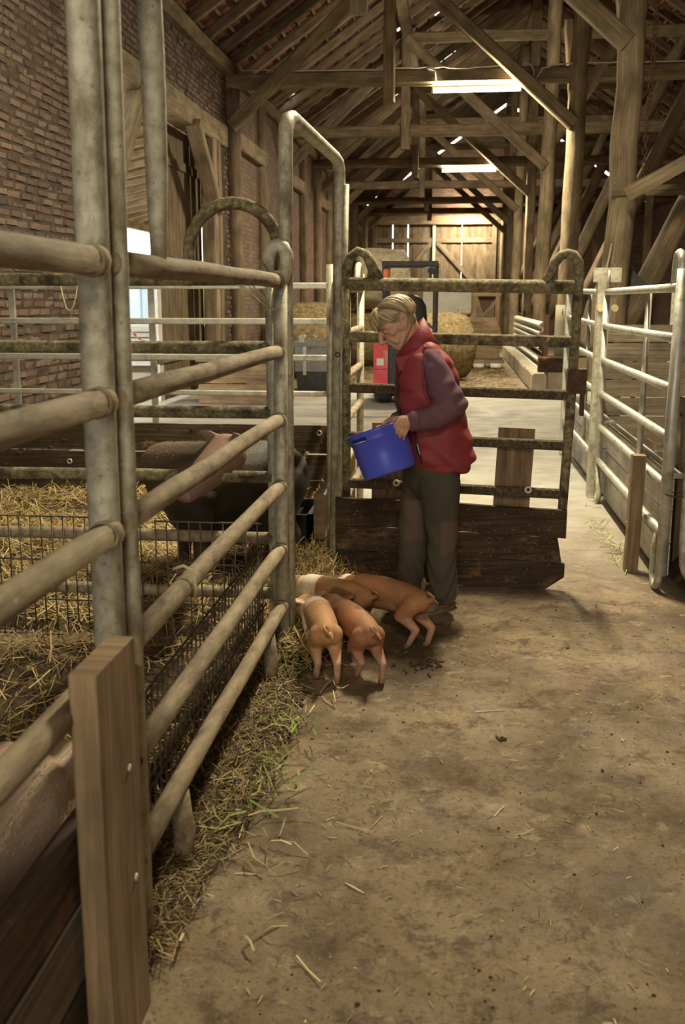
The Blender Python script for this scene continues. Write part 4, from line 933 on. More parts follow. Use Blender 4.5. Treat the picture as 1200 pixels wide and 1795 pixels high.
tag(blades('straw',scatter(15000,-3.9,-.82,4.45,7.65,11,dn),(.07,.26),(.003,.006),.35,STR,seed=2),'golden straw strewn over the bedding of the far pig pen','straw',kind='stuff')
tag(blades('straw',scatter(9000,-3.2,-.82,1.2,4.2,12,dn,zf=hf2),(.06,.22),(.003,.006),.35,STR+STD,seed=3),'straw strewn over the bedding of the near pig pen','straw',kind='stuff')
# straw spilling out through the opening
def spill(x,y): 
    k=max(0,1-max(0,x+.72)/.22)*(1 if y<5.5 else max(0,1-(y-5.5)/.3)); return k*(.55+.45*max(0,min(1,.5+1.5*noise.noise((x*4,y*4,2)))))
def hs(x,y): return .07*max(0,1-max(0,x+.80)/.28)
tag(bed('bedding',-.82,-.50,4.1,5.72,.04,lambda x,y:hs(x,y)+.012*noise.noise((x*9,y*9,3)),MBED),'dark bedding spilling out through the pen opening','bedding',kind='stuff')
tag(blades('straw',scatter(4200,-.95,-.50,4.05,5.75,13,spill,(0,.09),hs),(.06,.24),(.003,.006),.55,STR,seed=4),'loose golden straw spilling through the pen opening by the piglets','straw',kind='stuff')
def strip(x,y):
    wv=.10+.13*max(0,math.sin((y-2.2)*1.45))+.05*noise.noise((y*3,1,1)); return max(0,1-max(0,x-XF)/max(.05,wv))**1.3
hst=lambda x,y:.045*strip(x,y)
tag(bed('bedding',-.86,-.42,2.1,4.25,.03,lambda x,y:hst(x,y)*(1+.5*noise.noise((x*12,y*12,4))),MBED),'dark litter heaped along the foot of the aisle panel','bedding',kind='stuff')
tag(blades('straw',scatter(7000,-.84,-.36,2.05,4.25,14,strip,(0,.03),hst),(.02,.09),(.0018,.004),.4,STD+STD+[(.06,.04,.022)],seed=5),'trodden straw litter along the foot of the aisle panel','straw',kind='stuff')
r=np.random.default_rng(15); big=np.stack([r.uniform(-.7,-.42,45),r.uniform(2.1,4.1,45),np.full(45,.03)],1)
tag(blades('straw',big,(.04,.11),(.003,.007),.25,[(.60,.47,.25),(.5,.38,.2)],seed=6,curve=.5),'broad pale stalks lying on the litter along the aisle panel','straw',kind='stuff')
gr=np.concatenate([np.stack([r.normal(cx,.05,k),r.normal(cy,.07,k),r.uniform(.03,.09,k)],1) for cx,cy,k in ((-.58,3.35,16),(-.56,3.1,18),(-.6,2.9,12),(-.62,2.6,8),(-.66,3.9,8))])
tag(blades('green_hay',gr,(.06,.15),(.003,.007),.7,[(.26,.34,.06),(.34,.40,.10),(.20,.27,.05)],seed=7,curve=.6),'fresh green hay blades on the litter along the aisle panel','hay',kind='stuff')
gr=np.concatenate([np.stack([r.normal(cx,.04,k),r.normal(cy,.16,k),r.uniform(.01,.05,k)],1) for cx,cy,k in ((1.04,7.1,16),(1.05,6.5,24),(1.02,6.15,22),(1.08,7.8,10))])
tag(blades('green_hay',gr,(.05,.16),(.003,.006),.5,[(.28,.36,.08),(.40,.40,.16),(.5,.42,.2)],seed=8,curve=.6),'green hay blades at the foot of the pale boards','hay',kind='stuff')
tag(blades('straw',scatter(2600,1.38,3.2,5.75,9.5,16,None,(.02,.32),None),(.08,.25),(.003,.006),.4,STD,seed=9),'dim straw inside the right-hand pen','straw',kind='stuff')
tag(bed('bedding',1.26,4.5,5.3,9.62,.12,lambda x,y:.22+.08*noise.noise((x*2,y*2,5)),MBED),'straw bedding heaped inside the right-hand pen','bedding',kind='stuff')
ch=scatter(900,-.45,1.05,1.7,5.4,17,lambda x,y:.25+.75*max(0,noise.noise((x*2.2,y*2.2,6))),(0,.002),None)
tag(blades('chaff',ch,(.008,.035),(.0015,.003),.05,STR+STD+STD,seed=10,curve=.2),'chaff and short stalk bits scattered on the aisle floor','chaff',kind='stuff')
lg=np.array([P(x,y,Z=.006) for x,y in ((495,1450),(620,1450),(660,1440),(875,1420),(575,1232),(545,1245),(400,1500),(330,1560),(620,1555),(540,1700),(430,1530),(858,1245),(920,1460))])
for i,(q,an,L_) in enumerate(zip(lg,(.05,.9,.5,-.6,.9,.7,.3,1.0,.4,.8,.3,.0,.1),(.17,.05,.06,.08,.1,.06,.08,.07,.05,.06,.06,.02,.03))): pass
tag(blades('straw',lg,(.06,.13),(.003,.005),.02,[(.62,.50,.28)],seed=12,curve=.15),'few single pale stalks lying on the bare aisle floor','straw',kind='stuff')
far=scatter(4500,-3.8,1.15,18.2,27,18,None,(0,.03),None)
tag(blades('straw',far,(.1,.3),(.006,.012),.2,STD,seed=13),'trodden hay covering the floor around the hay bales','hay',kind='stuff')
# dung crumbs
MDUNG=mat('dung',[(.035,.022,.012),(.09,.06,.035)],scale=40,rough=.9,bmp=.8)
mb=MB(); r=random.Random(5)
for q in range(520):
    x=r.uniform(-.5,1.1); y=r.uniform(1.6,5.4)
    if noise.noise((x*1.8,y*1.8,4.2))<-.05: continue
    s=r.uniform(.001,.004)*(1.6 if r.random()<.04 else 1); mb.ell((x,y,s*.5),(s*r.uniform(.8,1.8),s*r.uniform(.8,1.8),s*.6),nu=6,nv=4)
tag(build('dung_crumbs',mb,MDUNG),'dark crumbs of dirt scattered over the aisle floor','dirt',kind='stuff')
for cx,cy,n_,sp,lab in ((740,1168,34,.05,'dark stringy dung smear on the floor right of the piglets'),(880,1296,5,.007,'single dark dung lump on the bare aisle floor'),(505,1225,44,.06,'dark dung heap beside the litter in front of the hooked post')):
    c=P(cx,cy,Z=0); mb=MB()
    for q in range(n_):
        s=r.uniform(.004,.011); a_=r.uniform(0,PI); mb.ell((c[0]+r.gauss(0,sp),c[1]+r.gauss(0,sp*.7),s*.4),(s*r.uniform(.8,3.2),s*r.uniform(.3,.9),s*.5),R=((math.cos(a_),-math.sin(a_),0),(math.sin(a_),math.cos(a_),0),(0,0,1)),nu=7,nv=5)
    tag(build('dung',mb,MDUNG,origin=(c[0],c[1],0)),lab,'dung',kind='stuff')

# straw flecks and mud caked on the gate boards and pen boards
def flecks(parent,n,fn,seed,name='caked_straw'):
    r=random.Random(seed); mb=MB()
    for q in range(n):
        p=np.array(fn(r)); a=r.uniform(0,PI); L=r.uniform(.005,.024); w_=r.uniform(.0008,.0016); d=np.array((math.cos(a),0,math.sin(a)*.7)); s_=np.array((-math.sin(a),0,math.cos(a)))*w_
        b=len(mb.v); mb.v+=[tuple(p-d*L/2-s_),tuple(p+d*L/2-s_),tuple(p+d*L/2+s_),tuple(p-d*L/2+s_)]; mb.face((b,b+1,b+2,b+3))
    o=build(name,mb,plain('fleck_straw',(.30,.22,.115),.9),parent); o['kind']='stuff'
    mb=MB()
    for q in range(n//2):
        p=np.array(fn(r)); s=r.uniform(.004,.016); mb.ell(tuple(p),(s*r.uniform(.8,2.5),.005,s*r.uniform(.5,1.1)),nu=7,nv=5)
    o=build('caked_mud',mb,MDUNG,parent); o['kind']='stuff'
flecks(G_GATE,200,lambda r:gp(r.uniform(-.03,.95),r.uniform(.04,.47),-.0895),31)
flecks(G_FARB,150,lambda r:(r.uniform(-3.9,-.9),YE-.0795,r.uniform(.1,.6)),32)
# ================================================================== ANIMALS
def remesh(mb, voxel, smooth=6, fac=.5, disp=None):
    """weld overlapping volumes into one continuous skin"""
    me=mb.mesh('tmp'); o=bpy.data.objects.new('tmp',me); COL.objects.link(o)
    m=o.modifiers.new('r','REMESH'); m.mode='VOXEL'; m.voxel_size=voxel; m.use_smooth_shade=True
    if smooth: s=o.modifiers.new('s','SMOOTH'); s.iterations=smooth; s.factor=fac
    dg=bpy.context.evaluated_depsgraph_get(); dg.update(); ev=o.evaluated_get(dg); nm=bpy.data.meshes.new_from_object(ev)
    bpy.data.objects.remove(o); bpy.data.meshes.remove(me); nm.materials.clear()
    n=len(nm.vertices); co=np.zeros(n*3); nm.vertices.foreach_get('co',co); co=co.reshape(-1,3)
    if disp is not None:
        nr=np.zeros(n*3); nm.vertices.foreach_get('normal',nr); co=co+nr.reshape(-1,3)*disp(co,nr.reshape(-1,3))[:,None]; nm.vertices.foreach_set('co',co.reshape(-1))
    nm.polygons.foreach_set('use_smooth',[True]*len(nm.polygons)); nm.update()
    return nm,co
def paint(me,cols):
    a=me.color_attributes.new('Col','FLOAT_COLOR','POINT'); a.data.foreach_set('color',np.concatenate([np.clip(cols,0,1),np.ones((len(cols),1))],1).reshape(-1))
def sstep(x,a,b): t=np.clip((x-a)/(b-a),0,1); return t*t*(3-2*t)
def lerp(a,b,t): return a*(1-t[:,None])+np.array(b)*t[:,None]
def vnoise(co,s,seed=0):
    """cheap smooth pseudo-noise in -1..1"""
    r=np.random.default_rng(seed); o=np.zeros(len(co))
    for k in range(6):
        d=r.normal(size=3); d/=np.linalg.norm(d); o+=np.sin(co@d*s*r.uniform(.6,1.6)+r.uniform(0,6.28))
    return o/3
MHIDE=attr_mat('pig_hide',rough=.62,bmp=.35,bscale=130,spec=.35,var=.22)
MHOOF=plain('hoof_horn',(.16,.11,.08),.6)
MEYE=plain('pig_eye',(.01,.008,.006),.15)
def piglet(label,pos,yaw,band=None,base=(.44,.22,.10),dark=(.10,.055,.035),pink=(.52,.30,.22),head_yaw=0,head_dn=.0,legs=(0,0,0,0),sc=1.0,seed=1,spots=.4):
    S=lambda *p:tuple(np.array(p)*sc*np.array((1.2,1,1))); mb=MB(); c=lambda a,ra,b,rb:mb.cap(S(*a),ra*sc,S(*b),rb*sc,26,7)
    # trunk: deep shoulders, arched back, round hams
    for a,ra,b,rb in (((-.165,0,.225),.052,(-.10,0,.232),.064),((-.10,0,.232),.064,(.02,0,.232),.068),((.02,0,.232),.068,(.12,0,.226),.066),((-.05,0,.205),.060,(.06,0,.198),.062),((.12,0,.222),.064,(.175,0,.218),.056)): c(a,ra,b,rb)
    for s in (-1,1):
        c((-.155,s*.028,.215),.048,(-.12,s*.034,.165),.040)
    # head
    hy,hd=head_yaw,head_dn; ca,sa=math.cos(hy),math.sin(hy)
    def hp(f,l,z): 
        f2=f*math.cos(hd)+z*math.sin(hd); z2=z*math.cos(hd)-f*math.sin(hd); return (.185+ca*f2-sa*l,sa*f2+ca*l,.205+z2)
    c((.15,0,.205),.068,hp(.06,0,.0),.060); c(hp(.05,0,.005),.060,hp(.115,0,-.015),.042); c(hp(.11,0,-.015),.040,hp(.175,0,-.03),.026)
    c(hp(.165,0,-.03),.0265,hp(.185,0,-.032),.0275); c(hp(.05,0,-.02),.045,hp(.12,0,-.04),.028)
    for s in (-1,1):
        a=np.array(S(*hp(.03,s*.042,.042))); b=np.array(S(*hp(.045,s*.095,.055))); m_=(a+b)/2; e1=(b-a)/np.linalg.norm(b-a); e3=np.cross(e1,(1,0,0)); e3/=np.linalg.norm(e3); e2=np.cross(e3,e1)
        mb.ell(m_,(np.linalg.norm(b-a)*.62,.034*sc,.010*sc),R=np.stack([e1,e2,e3],1))
    # legs (hind: stifle forward, hock back; front: straight with wrist)
    feet=[]
    for s,ph in ((-1,legs[0]),(1,legs[1])):
        f=(-.160+ph*.07,s*.042,.012+max(0,ph)*.02); hk=(-.190+ph*.045,s*.040,.098); st=(-.115+ph*.03,s*.042,.150)
        c((-.145,s*.033,.21),.046,st,.036); c(st,.033,hk,.018); c(hk,.0175,f,.0145); feet.append(f)
    for s,ph in ((-1,legs[2]),(1,legs[3])):
        f=(.125+ph*.07,s*.04,.012); wr=(.12+ph*.04,s*.04,.08); el=(.105+ph*.01,s*.042,.150)
        c((.12,s*.034,.20),.042,el,.028); c(el,.026,wr,.017); c(wr,.0165,f,.0145); feet.append(f)
    # tail: one loose curl
    tp=[S(-.235,0,.245)]+[S(-.245-.012*i/8-.022*math.cos(i/8*5.2)+.02,.020*math.sin(i/8*5.2)+.004*i/8,.25+.030*math.sin(i/8*4.0)) for i in range(1,9)]
    mb.tube([S(-.21,0,.235)]+tp,[.012*sc]+[.0085*sc]*5+[.007*sc]*4,8)
    me,co=remesh(mb,.005*sc,9); L=co/sc/np.array((1.2,1,1))
    col=np.tile(np.array(base),(len(L),1)); n1=vnoise(L,22,seed); n2=vnoise(L,60,seed+5)
    col=col*(1+.22*n1[:,None]+.08*n2[:,None])
    col=lerp(col,pink,sstep(-L[:,2],-.165,-.10)*.65)                       # bare legs and belly
    col=lerp(col,pink,sstep(np.abs(L[:,0]+.245),.05,.0)*.0)
    rear=sstep(-L[:,0],.205,.235)*sstep(-np.abs(L[:,1]),-.03,-.005)*sstep(-L[:,2],-.24,-.2)
    col=lerp(col,pink,rear*.8); col=lerp(col,dark,sstep(-((L[:,0]+.235)**2+L[:,1]**2+(L[:,2]-.225)**2),-.0003,-.00008)*.8)
    col=lerp(col,dark,sstep(vnoise(L,38,seed+9),1.15-spots,1.45-spots)*.75*(L[:,2]>.13))
    if band:
        x=L[:,0]+.25*(L[:,2]-.2)*0; k=sstep(x,band[0]-.008,band[0]+.004)*(1-sstep(x,band[1]-.006,band[1]+.008)); col=lerp(col,(.66,.56,.46),k*.95)
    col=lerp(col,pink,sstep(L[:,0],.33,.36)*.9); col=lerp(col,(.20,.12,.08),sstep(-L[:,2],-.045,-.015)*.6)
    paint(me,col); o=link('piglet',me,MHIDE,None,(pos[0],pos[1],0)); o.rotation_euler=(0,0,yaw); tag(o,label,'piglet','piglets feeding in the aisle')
    for f in feet:
        for s in (-1,1):
            hm=MB().loft([[S(f[0]+.004+math.cos(a)*rr+dx,f[1]+s*.0075+math.sin(a)*.0068,z) for a in np.linspace(0,2*PI,10,endpoint=False)] for z,rr,dx in ((.0,.013,.004),(.010,.0125,.002),(.024,.009,0))])
            link('hoof',hm.mesh('hoof'),MHOOF,o)
    for s in (-1,1): link('eye',MB().ell(S(*hp(.085,s*.043,.012)),(.0065*sc,)*3,nu=8,nv=6).mesh('eye'),MEYE,o)
    link('snout_disc',MB().ell(S(*hp(.192,0,-.033)),(.008*sc,.024*sc,.022*sc),nu=12,nv=6).mesh('snout_disc'),plain('snout_pink',(.48,.27,.21),.5),o)
    return o
def heading(hind,front): a=P(*hind,Z=0); b=P(*front,Z=0); return a,b
# positions measured at the feet on the floor
piglet('tan piglet with a white shoulder band and pale pink hams',(-.56,4.13),math.radians(105),band=(.07,.165),base=(.50,.27,.125),pink=(.58,.36,.27),head_yaw=.6,head_dn=.05,legs=(-.55,.25,.3,-.3),sc=.95,seed=3,spots=.1)
piglet('plain rusty-brown piglet right beside the tan banded one',(-.41,4.13),math.radians(116),base=(.31,.145,.068),head_yaw=.15,head_dn=-.25,legs=(-.6,.55,.35,-.35),sc=.93,seed=8,spots=.25)
piglet('brown piglet with a white shoulder band nosing between the other piglets',(-.56,4.58),math.radians(150),band=(.06,.165),base=(.37,.185,.085),head_yaw=.1,head_dn=.4,legs=(.2,-.2,.2,-.2),sc=.93,seed=15,spots=.35)
piglet('rusty piglet with dark flank spots standing by the work boot',(-.30,4.53),math.radians(144),band=(.20,.26),base=(.36,.17,.078),head_yaw=.25,head_dn=.4,legs=(-.3,.25,.3,-.3),sc=1.0,seed=21,spots=.42)
# ---- black sow with the pink head over the cross rail
def sow():
    mb=MB(); c=mb.cap
    A=np.array((-1.03,5.75,0)); B=np.array((-1.62,5.35,0)); d=(B-A)/np.linalg.norm(B-A); s_=np.array((-d[1],d[0],0))
    q=lambda f,l,z:tuple(A+d*f*.8+s_*l+np.array((0,0,z)))
    for a,ra,b,rb in (((0,0,.56),.19,(.22,0,.57),.225),((.22,0,.57),.225,(.45,0,.56),.23),((.45,0,.56),.23,(.68,0,.55),.215),((.12,0,.47),.19,(.62,0,.44),.20),((.68,0,.56),.20,(.80,0,.57),.16)): c(q(*a),ra,q(*b),rb,18)
    for s in (-1,1):
        st=(.10,s*.15,.36); hk=(-.04,s*.15,.22); c(q(.04,s*.13,.52),.15,q(*st),.11); c(q(*st),.10,q(*hk),.05); c(q(*hk),.048,q(.0,s*.15,.03),.036)
        el=(.66,s*.14,.34); wr=(.68,s*.14,.17); c(q(.68,s*.12,.5),.13,q(*el),.075); c(q(*el),.07,q(*wr),.043); c(q(*wr),.042,q(.69,s*.14,.03),.036)
    # neck bending to the rail, head laid over it
    nk=np.array(q(.86,0,.66)); hd=np.array((-1.035,4.45,.89)); sn=np.array((-1.15,4.20,.765)); mid=np.array((-1.22,4.98,.74)); hv=(sn-hd)/np.linalg.norm(sn-hd); hs_=np.cross(hv,(0,0,1)); hs_/=np.linalg.norm(hs_)
    c(q(.74,0,.58),.17,tuple(nk),.15); c(tuple(nk),.15,tuple(mid),.13); c(tuple(mid),.13,tuple(hd),.095); c(tuple(hd),.095,tuple(hd*.5+sn*.5),.078); c(tuple(hd*.5+sn*.5),.078,tuple(sn),.055); c(tuple(sn),.05,tuple(sn+(sn-hd)*.06),.052)
    c(tuple(hd+(0,0,-.035)),.07,tuple(sn-hv*.08+(0,0,-.03)),.05)
    for dx in (-.07,.07):
        e=hd+hs_*dx+np.array((0,0,.07)); tp=e+hs_*dx*.5+hv*.05+np.array((0,0,.045)); e1=(tp-e)/np.linalg.norm(tp-e); e3=hv-e1*(hv@e1); e3/=np.linalg.norm(e3)
        mb.ell((e+tp)/2,(.062,.042,.013),R=np.stack([e1,np.cross(e3,e1),e3],1))
    tl=[q(-.17,0,.66)]+[q(-.20-.03*math.sin(i*.8),.03*math.cos(i*.8),.67+.02*math.sin(i*.7)) for i in range(8)]; mb.tube([q(-.1,0,.64)]+tl,.014,8)
    me,co=remesh(mb,.014,6)
    col=np.tile(np.array((.035,.028,.022)),(len(co),1)); n1=vnoise(co,9,4); n2=vnoise(co,40,6)
    col*=(1+.4*n1[:,None]+.25*n2[:,None]); f=(co-A)@d
    col=lerp(col,(.10,.075,.05),sstep(n1,.4,1.2)*.6); col=lerp(col,(.16,.12,.08),sstep(f,.58,.78)*sstep(co[:,2],.62,.76)*.8)
    col=lerp(col,(.13,.085,.055),sstep(-co[:,2],-.4,-.15)*.5)
    hd_=sstep(-co[:,1],-4.66,-4.58)*sstep(co[:,0],-1.45,-1.40); col=lerp(col,(.27,.165,.125),hd_*.95); col=lerp(col,(.28,.16,.11),hd_*sstep(n2,.5,1.2)*.5)
    og=(A+d*.4); og[2]=0
    co2=co-og; me.vertices.foreach_set('co',co2.reshape(-1)); me.update(); paint(me,col)
    o=link('sow',me,MHIDE,None,tuple(og)); tag(o,'black sow with a pink head laid over the cross rail','pig')
    for x in (-.05,.05): link('eye',MB().ell(tuple(hd*.62+sn*.38+hs_*x*1.35+np.array((0,0,.045))-og),.009,nu=8,nv=6).mesh('eye'),MEYE,o)
    link('snout_disc',MB().ell(tuple(sn+(sn-hd)*.15-og),(.014,.042,.038),R=np.stack([hv,hs_,np.cross(hv,hs_)],1),nu=14,nv=8).mesh('snout_disc'),plain('snout_dusky',(.36,.2,.16),.5),o)
    for f_,s in ((0,-1),(0,1),(.69,-1),(.69,1)): 
        p=np.array(q(f_,s*(.15 if f_==0 else .14),0))-og; link('hoof',MB().loft([[(p[0]+math.cos(a)*r_,p[1]+math.sin(a)*r_,z) for a in np.linspace(0,2*PI,12,endpoint=False)] for z,r_ in ((0.02,.042),(.04,.04),(.08,.034))]).mesh('hoof'),MHOOF,o)
    # bristles along the back
    mb=MB(); r=random.Random(3); idx=[i for i in range(len(co)) if co[i,2]>.66 and co[i,1]>5.0]
    for i in r.sample(idx,min(2600,len(idx))):
        p=co2[i]; t=d*r.uniform(-.3,-.1)+np.array((r.uniform(-.3,.3),r.uniform(-.3,.3),-.15)); L=r.uniform(.03,.06); b=len(mb.v); mb.v+=[tuple(p+(0,0,.002)),tuple(p+np.array((.0025,.0025,.004))),tuple(p+t*L+np.array((0,0,.012)))]; mb.face((b,b+1,b+2))
    bo=link('bristles',mb.mesh('bristles'),plain('bristle',(.30,.24,.16),.6),o); bo['kind']='stuff'
sow()
# ---- pale pig lying behind the near boards
def pale_pig():
    mb=MB(); c=mb.cap
    c((-1.06,2.10,.37),.17,(-1.25,1.75,.34),.20,18); c((-1.25,1.75,.34),.20,(-1.45,1.2,.33),.2,18); c((-1.02,2.20,.34),.14,(-.98,2.30,.36),.10); c((-.98,2.32,.36),.095,(-.93,2.47,.30),.06); c((-.93,2.46,.30),.055,(-.91,2.54,.27),.045)
    c((-1.2,2.0,.2),.17,(-1.4,1.3,.2),.19)
    for (x,y) in ((-.98,2.05),(-1.25,2.1),(-1.3,1.2),(-1.6,1.25)): c((x,y,.25),.08,(x+.02,y+.05,.08),.05)
    for (x,y) in ((-1.045,2.27),(-.925,2.26)):
        mb.ell((x,y+.03,.44),(.035,.06,.012))
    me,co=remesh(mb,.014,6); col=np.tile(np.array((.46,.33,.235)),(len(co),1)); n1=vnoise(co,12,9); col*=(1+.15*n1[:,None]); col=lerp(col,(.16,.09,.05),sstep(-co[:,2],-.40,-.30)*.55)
    og=np.array((-1.25,1.75,0)); me.vertices.foreach_set('co',(co-og).reshape(-1)); me.update(); paint(me,col)
    o=link('pale_pig',me,MHIDE,None,tuple(og)); tag(o,'pale bristly pig lying behind the mud-smeared boards','pig')
    for x in (-.96,-.885): link('eye',MB().ell(tuple(np.array((x,2.40,.375))-og),.008,nu=8,nv=6).mesh('eye'),MEYE,o)
    mb=MB(); r=random.Random(4); idx=[i for i in range(len(co)) if co[i,2]>.36]
    for i in r.sample(idx,min(4200,len(idx))):
        p=co[i]-og; t=np.array((r.uniform(-.5,.5),-1,-.1)); L=r.uniform(.02,.04); b=len(mb.v); mb.v+=[tuple(p+(0,0,.001)),tuple(p+np.array((.0022,0,.002))),tuple(p+t*L+np.array((0,0,.008)))]; mb.face((b,b+1,b+2))
    bo=link('bristles',mb.mesh('bristles'),plain('pale_bristle',(.70,.58,.43),.6),o); bo['kind']='stuff'
pale_pig()
# ================================================================== THE WOMAN WITH THE BUCKET
HD0=5.0; PXM=.00286
WD=-FH; ZV=np.array((0,0,1.0))
def W(px,py,w=0.0): return P(px,py,HD=HD0-w)
def ring(c,u,v,n=28,e=1.0):
    out=[]
    for a in np.linspace(0,2*PI,n,endpoint=False):
        ca,sa=math.cos(a),math.sin(a); out.append(np.array(c)+np.array(u)*math.copysign(abs(ca)**e,ca)+np.array(v)*math.copysign(abs(sa)**e,sa))
    return out
root=np.array(W(760,1068,0)); root[2]=0
# ---- head frame
hf_=-.74*RT-.60*ZV+.30*WD; hf_/=np.linalg.norm(hf_); hu=-.62*RT+.77*ZV; hu-=hf_*(hu@hf_); hu/=np.linalg.norm(hu); hl=np.cross(hu,hf_)
if hl@WD<0: hl=-hl
HO=np.array(W(692,567,.02)); Hh=np.stack([hf_,hl,hu],1)
def h(f,l,u): return tuple(HO+hf_*f+hl*l+hu*u)
b=MB(); c=lambda p,r,q,s,seg=20:b.cap(p,r,q,s,seg,5)
b.ell(h(-.018,0,.028),(.098,.074,.086),R=Hh,nu=28,nv=18); b.ell(h(.032,0,-.03),(.056,.056,.076),R=Hh,nu=24,nv=14)
c(h(.058,-.006,-.098),.021,h(.058,.006,-.098),.021)
for s in (-1,1):
    c(h(-.025,s*.052,-.045),.021,h(.05,s*.019,-.092),.019); c(h(.052,s*.042,-.022),.021,h(.02,s*.054,-.012),.02); c(h(.072,s*.02,-.045),.018,h(.06,s*.034,-.07),.016)
    c(h(.078,s*.012,.022),.015,h(.062,s*.048,.016),.013); b.ell(h(.071,s*.032,.0),(.0165,.018,.0125),R=Hh)
    c(h(.040,s*.034,.012),.034,h(-.015,s*.046,-.03),.034)
    b.ell(h(.104,s*.0115,-.038),(.011,.0085,.0085),R=Hh)
    er=Hh@np.array(((math.cos(.25),0,-math.sin(.25)),(0,1,0),(math.sin(.25),0,math.cos(.25)))); b.ell(h(-.018,s*.079,-.006),(.020,.007,.033),R=er); b.ell(h(-.024,s*.085,.0),(.020,.006,.030),R=er); b.ell(h(-.012,s*.08,-.032),(.010,.008,.012),R=er)
c(h(.088,0,.015),.0105,h(.117,0,-.030),.0125); c(h(.070,0,-.052),.03,h(.066,0,-.075),.028)
c(h(.086,-.017,-.063),.0085,h(.086,.017,-.063),.0085); c(h(.083,-.014,-.075),.009,h(.083,.014,-.075),.009)
c(h(-.045,0,-.04),.053,tuple(W(727,615,.0)),.060); c(h(-.01,0,-.065),.034,tuple(W(712,622,.0)),.045)
# torso, arms, legs under the clothes
c(tuple(W(735,625,0)),.085,tuple(W(752,700,0)),.12); c(tuple(W(752,700,0)),.12,tuple(W(765,800,0)),.12)
for s in (-1,1): c(tuple(W(745,630,0)),.07,tuple(W(762 if s>0 else 730,640,s*.15)),.055)
NH=[(W(759,638,.14),.040),(W(774,680,.195),.040),(W(794,711,.22),.042),(W(758,732,.25),.038),(W(722,738,.275),.027)]
for (p,r_),(q,s_) in zip(NH[:-1],NH[1:]): c(tuple(p),r_,tuple(q),s_)
FHn=[(W(730,640,-.15),.058),(W(728,680,-.19),.05),(W(725,725,-.17),.042),(W(700,735,-.02),.034),(W(690,738,.05),.027)]
for (p,r_),(q,s_) in zip(FHn[:-1],FHn[1:]): c(tuple(p),r_,tuple(q),s_)
for s,xs in ((1,((768,838),(775,935),(777,1052))),(-1,((742,838),(723,925),(718,1038)))):
    pts=[W(x,y,s*.085) for x,y in xs]; c(tuple(W(762,815,0)),.11,tuple(pts[0]),.085); c(tuple(pts[0]),.085,tuple(pts[1]),.055); c(tuple(pts[1]),.055,tuple(pts[2]),.038)
    pt=np.array(pts[2]); pt[2]=.07; c(tuple(pts[2]),.034,tuple(pt),.03)
# near hand: knuckles over the bucket wall, thumb along the rim
wv0=.285
c(tuple(W(722,738,.275)),.027,tuple(W(712,742,wv0)),.027); c(tuple(W(713,737,wv0)),.020,tuple(W(703,738,wv0)),.018); c(tuple(W(713,747,wv0)),.020,tuple(W(707,750,wv0)),.018); c(tuple(W(712,742,wv0)),.024,tuple(W(703,745,wv0)),.021)
for (x0,y0),(x1,y1),(x2,y2),r0 in (((699,738),(692,745),(687,755),.0088),((703,744),(696,754),(692,764),.0090),((708,749),(702,759),(699,769),.0088),((713,753),(709,762),(707,770),.0078)):
    c(tuple(W(x0,y0,wv0+.006)),r0+.002,tuple(W(x1,y1,wv0+.010)),r0+.0003); c(tuple(W(x1,y1,wv0+.010)),r0+.0003,tuple(W(x2,y2,wv0-.012)),r0-.0008)
    c(tuple(W(x0,y0,wv0+.006)),r0+.002,tuple(W((x0+716)/2,(y0+741)/2,wv0+.002)),r0+.003)
c(tuple(W(715,733,wv0-.01)),.015,tuple(W(701,733,wv0-.008)),.0125); c(tuple(W(701,733,wv0-.008)),.0118,tuple(W(692,735,wv0-.02)),.0105); c(tuple(W(692,735,wv0-.02)),.0105,tuple(W(687,738,wv0-.028)),.009)
# far hand on the far side of the rim
c(tuple(W(690,738,.05)),.026,tuple(W(676,744,.06)),.024)
for k in range(4): c(tuple(W(676-k*5,744+k*2,.058)),.0105,tuple(W(673-k*5,753+k*2,.05)),.0095); c(tuple(W(673-k*5,753+k*2,.05)),.0095,tuple(W(671-k*5,765+k*2,.055)),.0085)
c(tuple(W(688,737,.06)),.013,tuple(W(676,740,.09)),.0105); c(tuple(W(676,740,.09)),.0105,tuple(W(672,744,.10)),.009)
me,co=remesh(b,.0034,3,.45)
q=(co-HO)@Hh; F_,L_,U_=q[:,0],q[:,1],q[:,2]; head=(np.linalg.norm(q,axis=1)<.2)
col=np.tile(np.array((.47,.285,.19)),(len(co),1)); n1=vnoise(co,55,2); col*=(1+.10*n1[:,None]); col=lerp(col,(.52,.27,.19),(head*sstep(F_,.03,.07)*sstep(U_,-.06,-.02)*.35))
al=np.abs(L_)
lip=head*sstep(F_,.078,.086)*sstep(-al,-.026,-.015)*(1-sstep(np.abs(U_+.069),.008,.014)); col=lerp(col,(.36,.15,.12),lip*.8)
col=lerp(col,(.16,.07,.05),head*sstep(F_,.07,.08)*sstep(-al,-.026,-.016)*(1-sstep(np.abs(U_+.069),.0012,.0032))*.8)
brow=head*(F_>.05)*sstep(al,.008,.016)*(1-sstep(al,.046,.054))*(1-sstep(np.abs(U_-.024+.35*np.clip(al-.02,0,1)),.004,.008)); col=lerp(col,(.13,.085,.055),brow*.85)
lid=head*(F_>.055)*sstep(al,.014,.02)*(1-sstep(al,.038,.044))*(1-sstep(np.abs(U_+.006+.12*np.clip(al-.03,-1,1)),.002,.0045)); col=lerp(col,(.07,.04,.03),lid*.7)
col=lerp(col,(.34,.18,.12),head*(F_>.05)*(al>.012)*(al<.052)*(1-sstep(np.abs(U_-.006),.006,.014))*.25)
fold=head*(F_>.04)*(1-sstep(np.abs(al-.020-.30*(-.036-U_)),.002,.006))*(U_<-.036)*(U_>-.085); col=lerp(col,(.27,.14,.09),fold*.4)
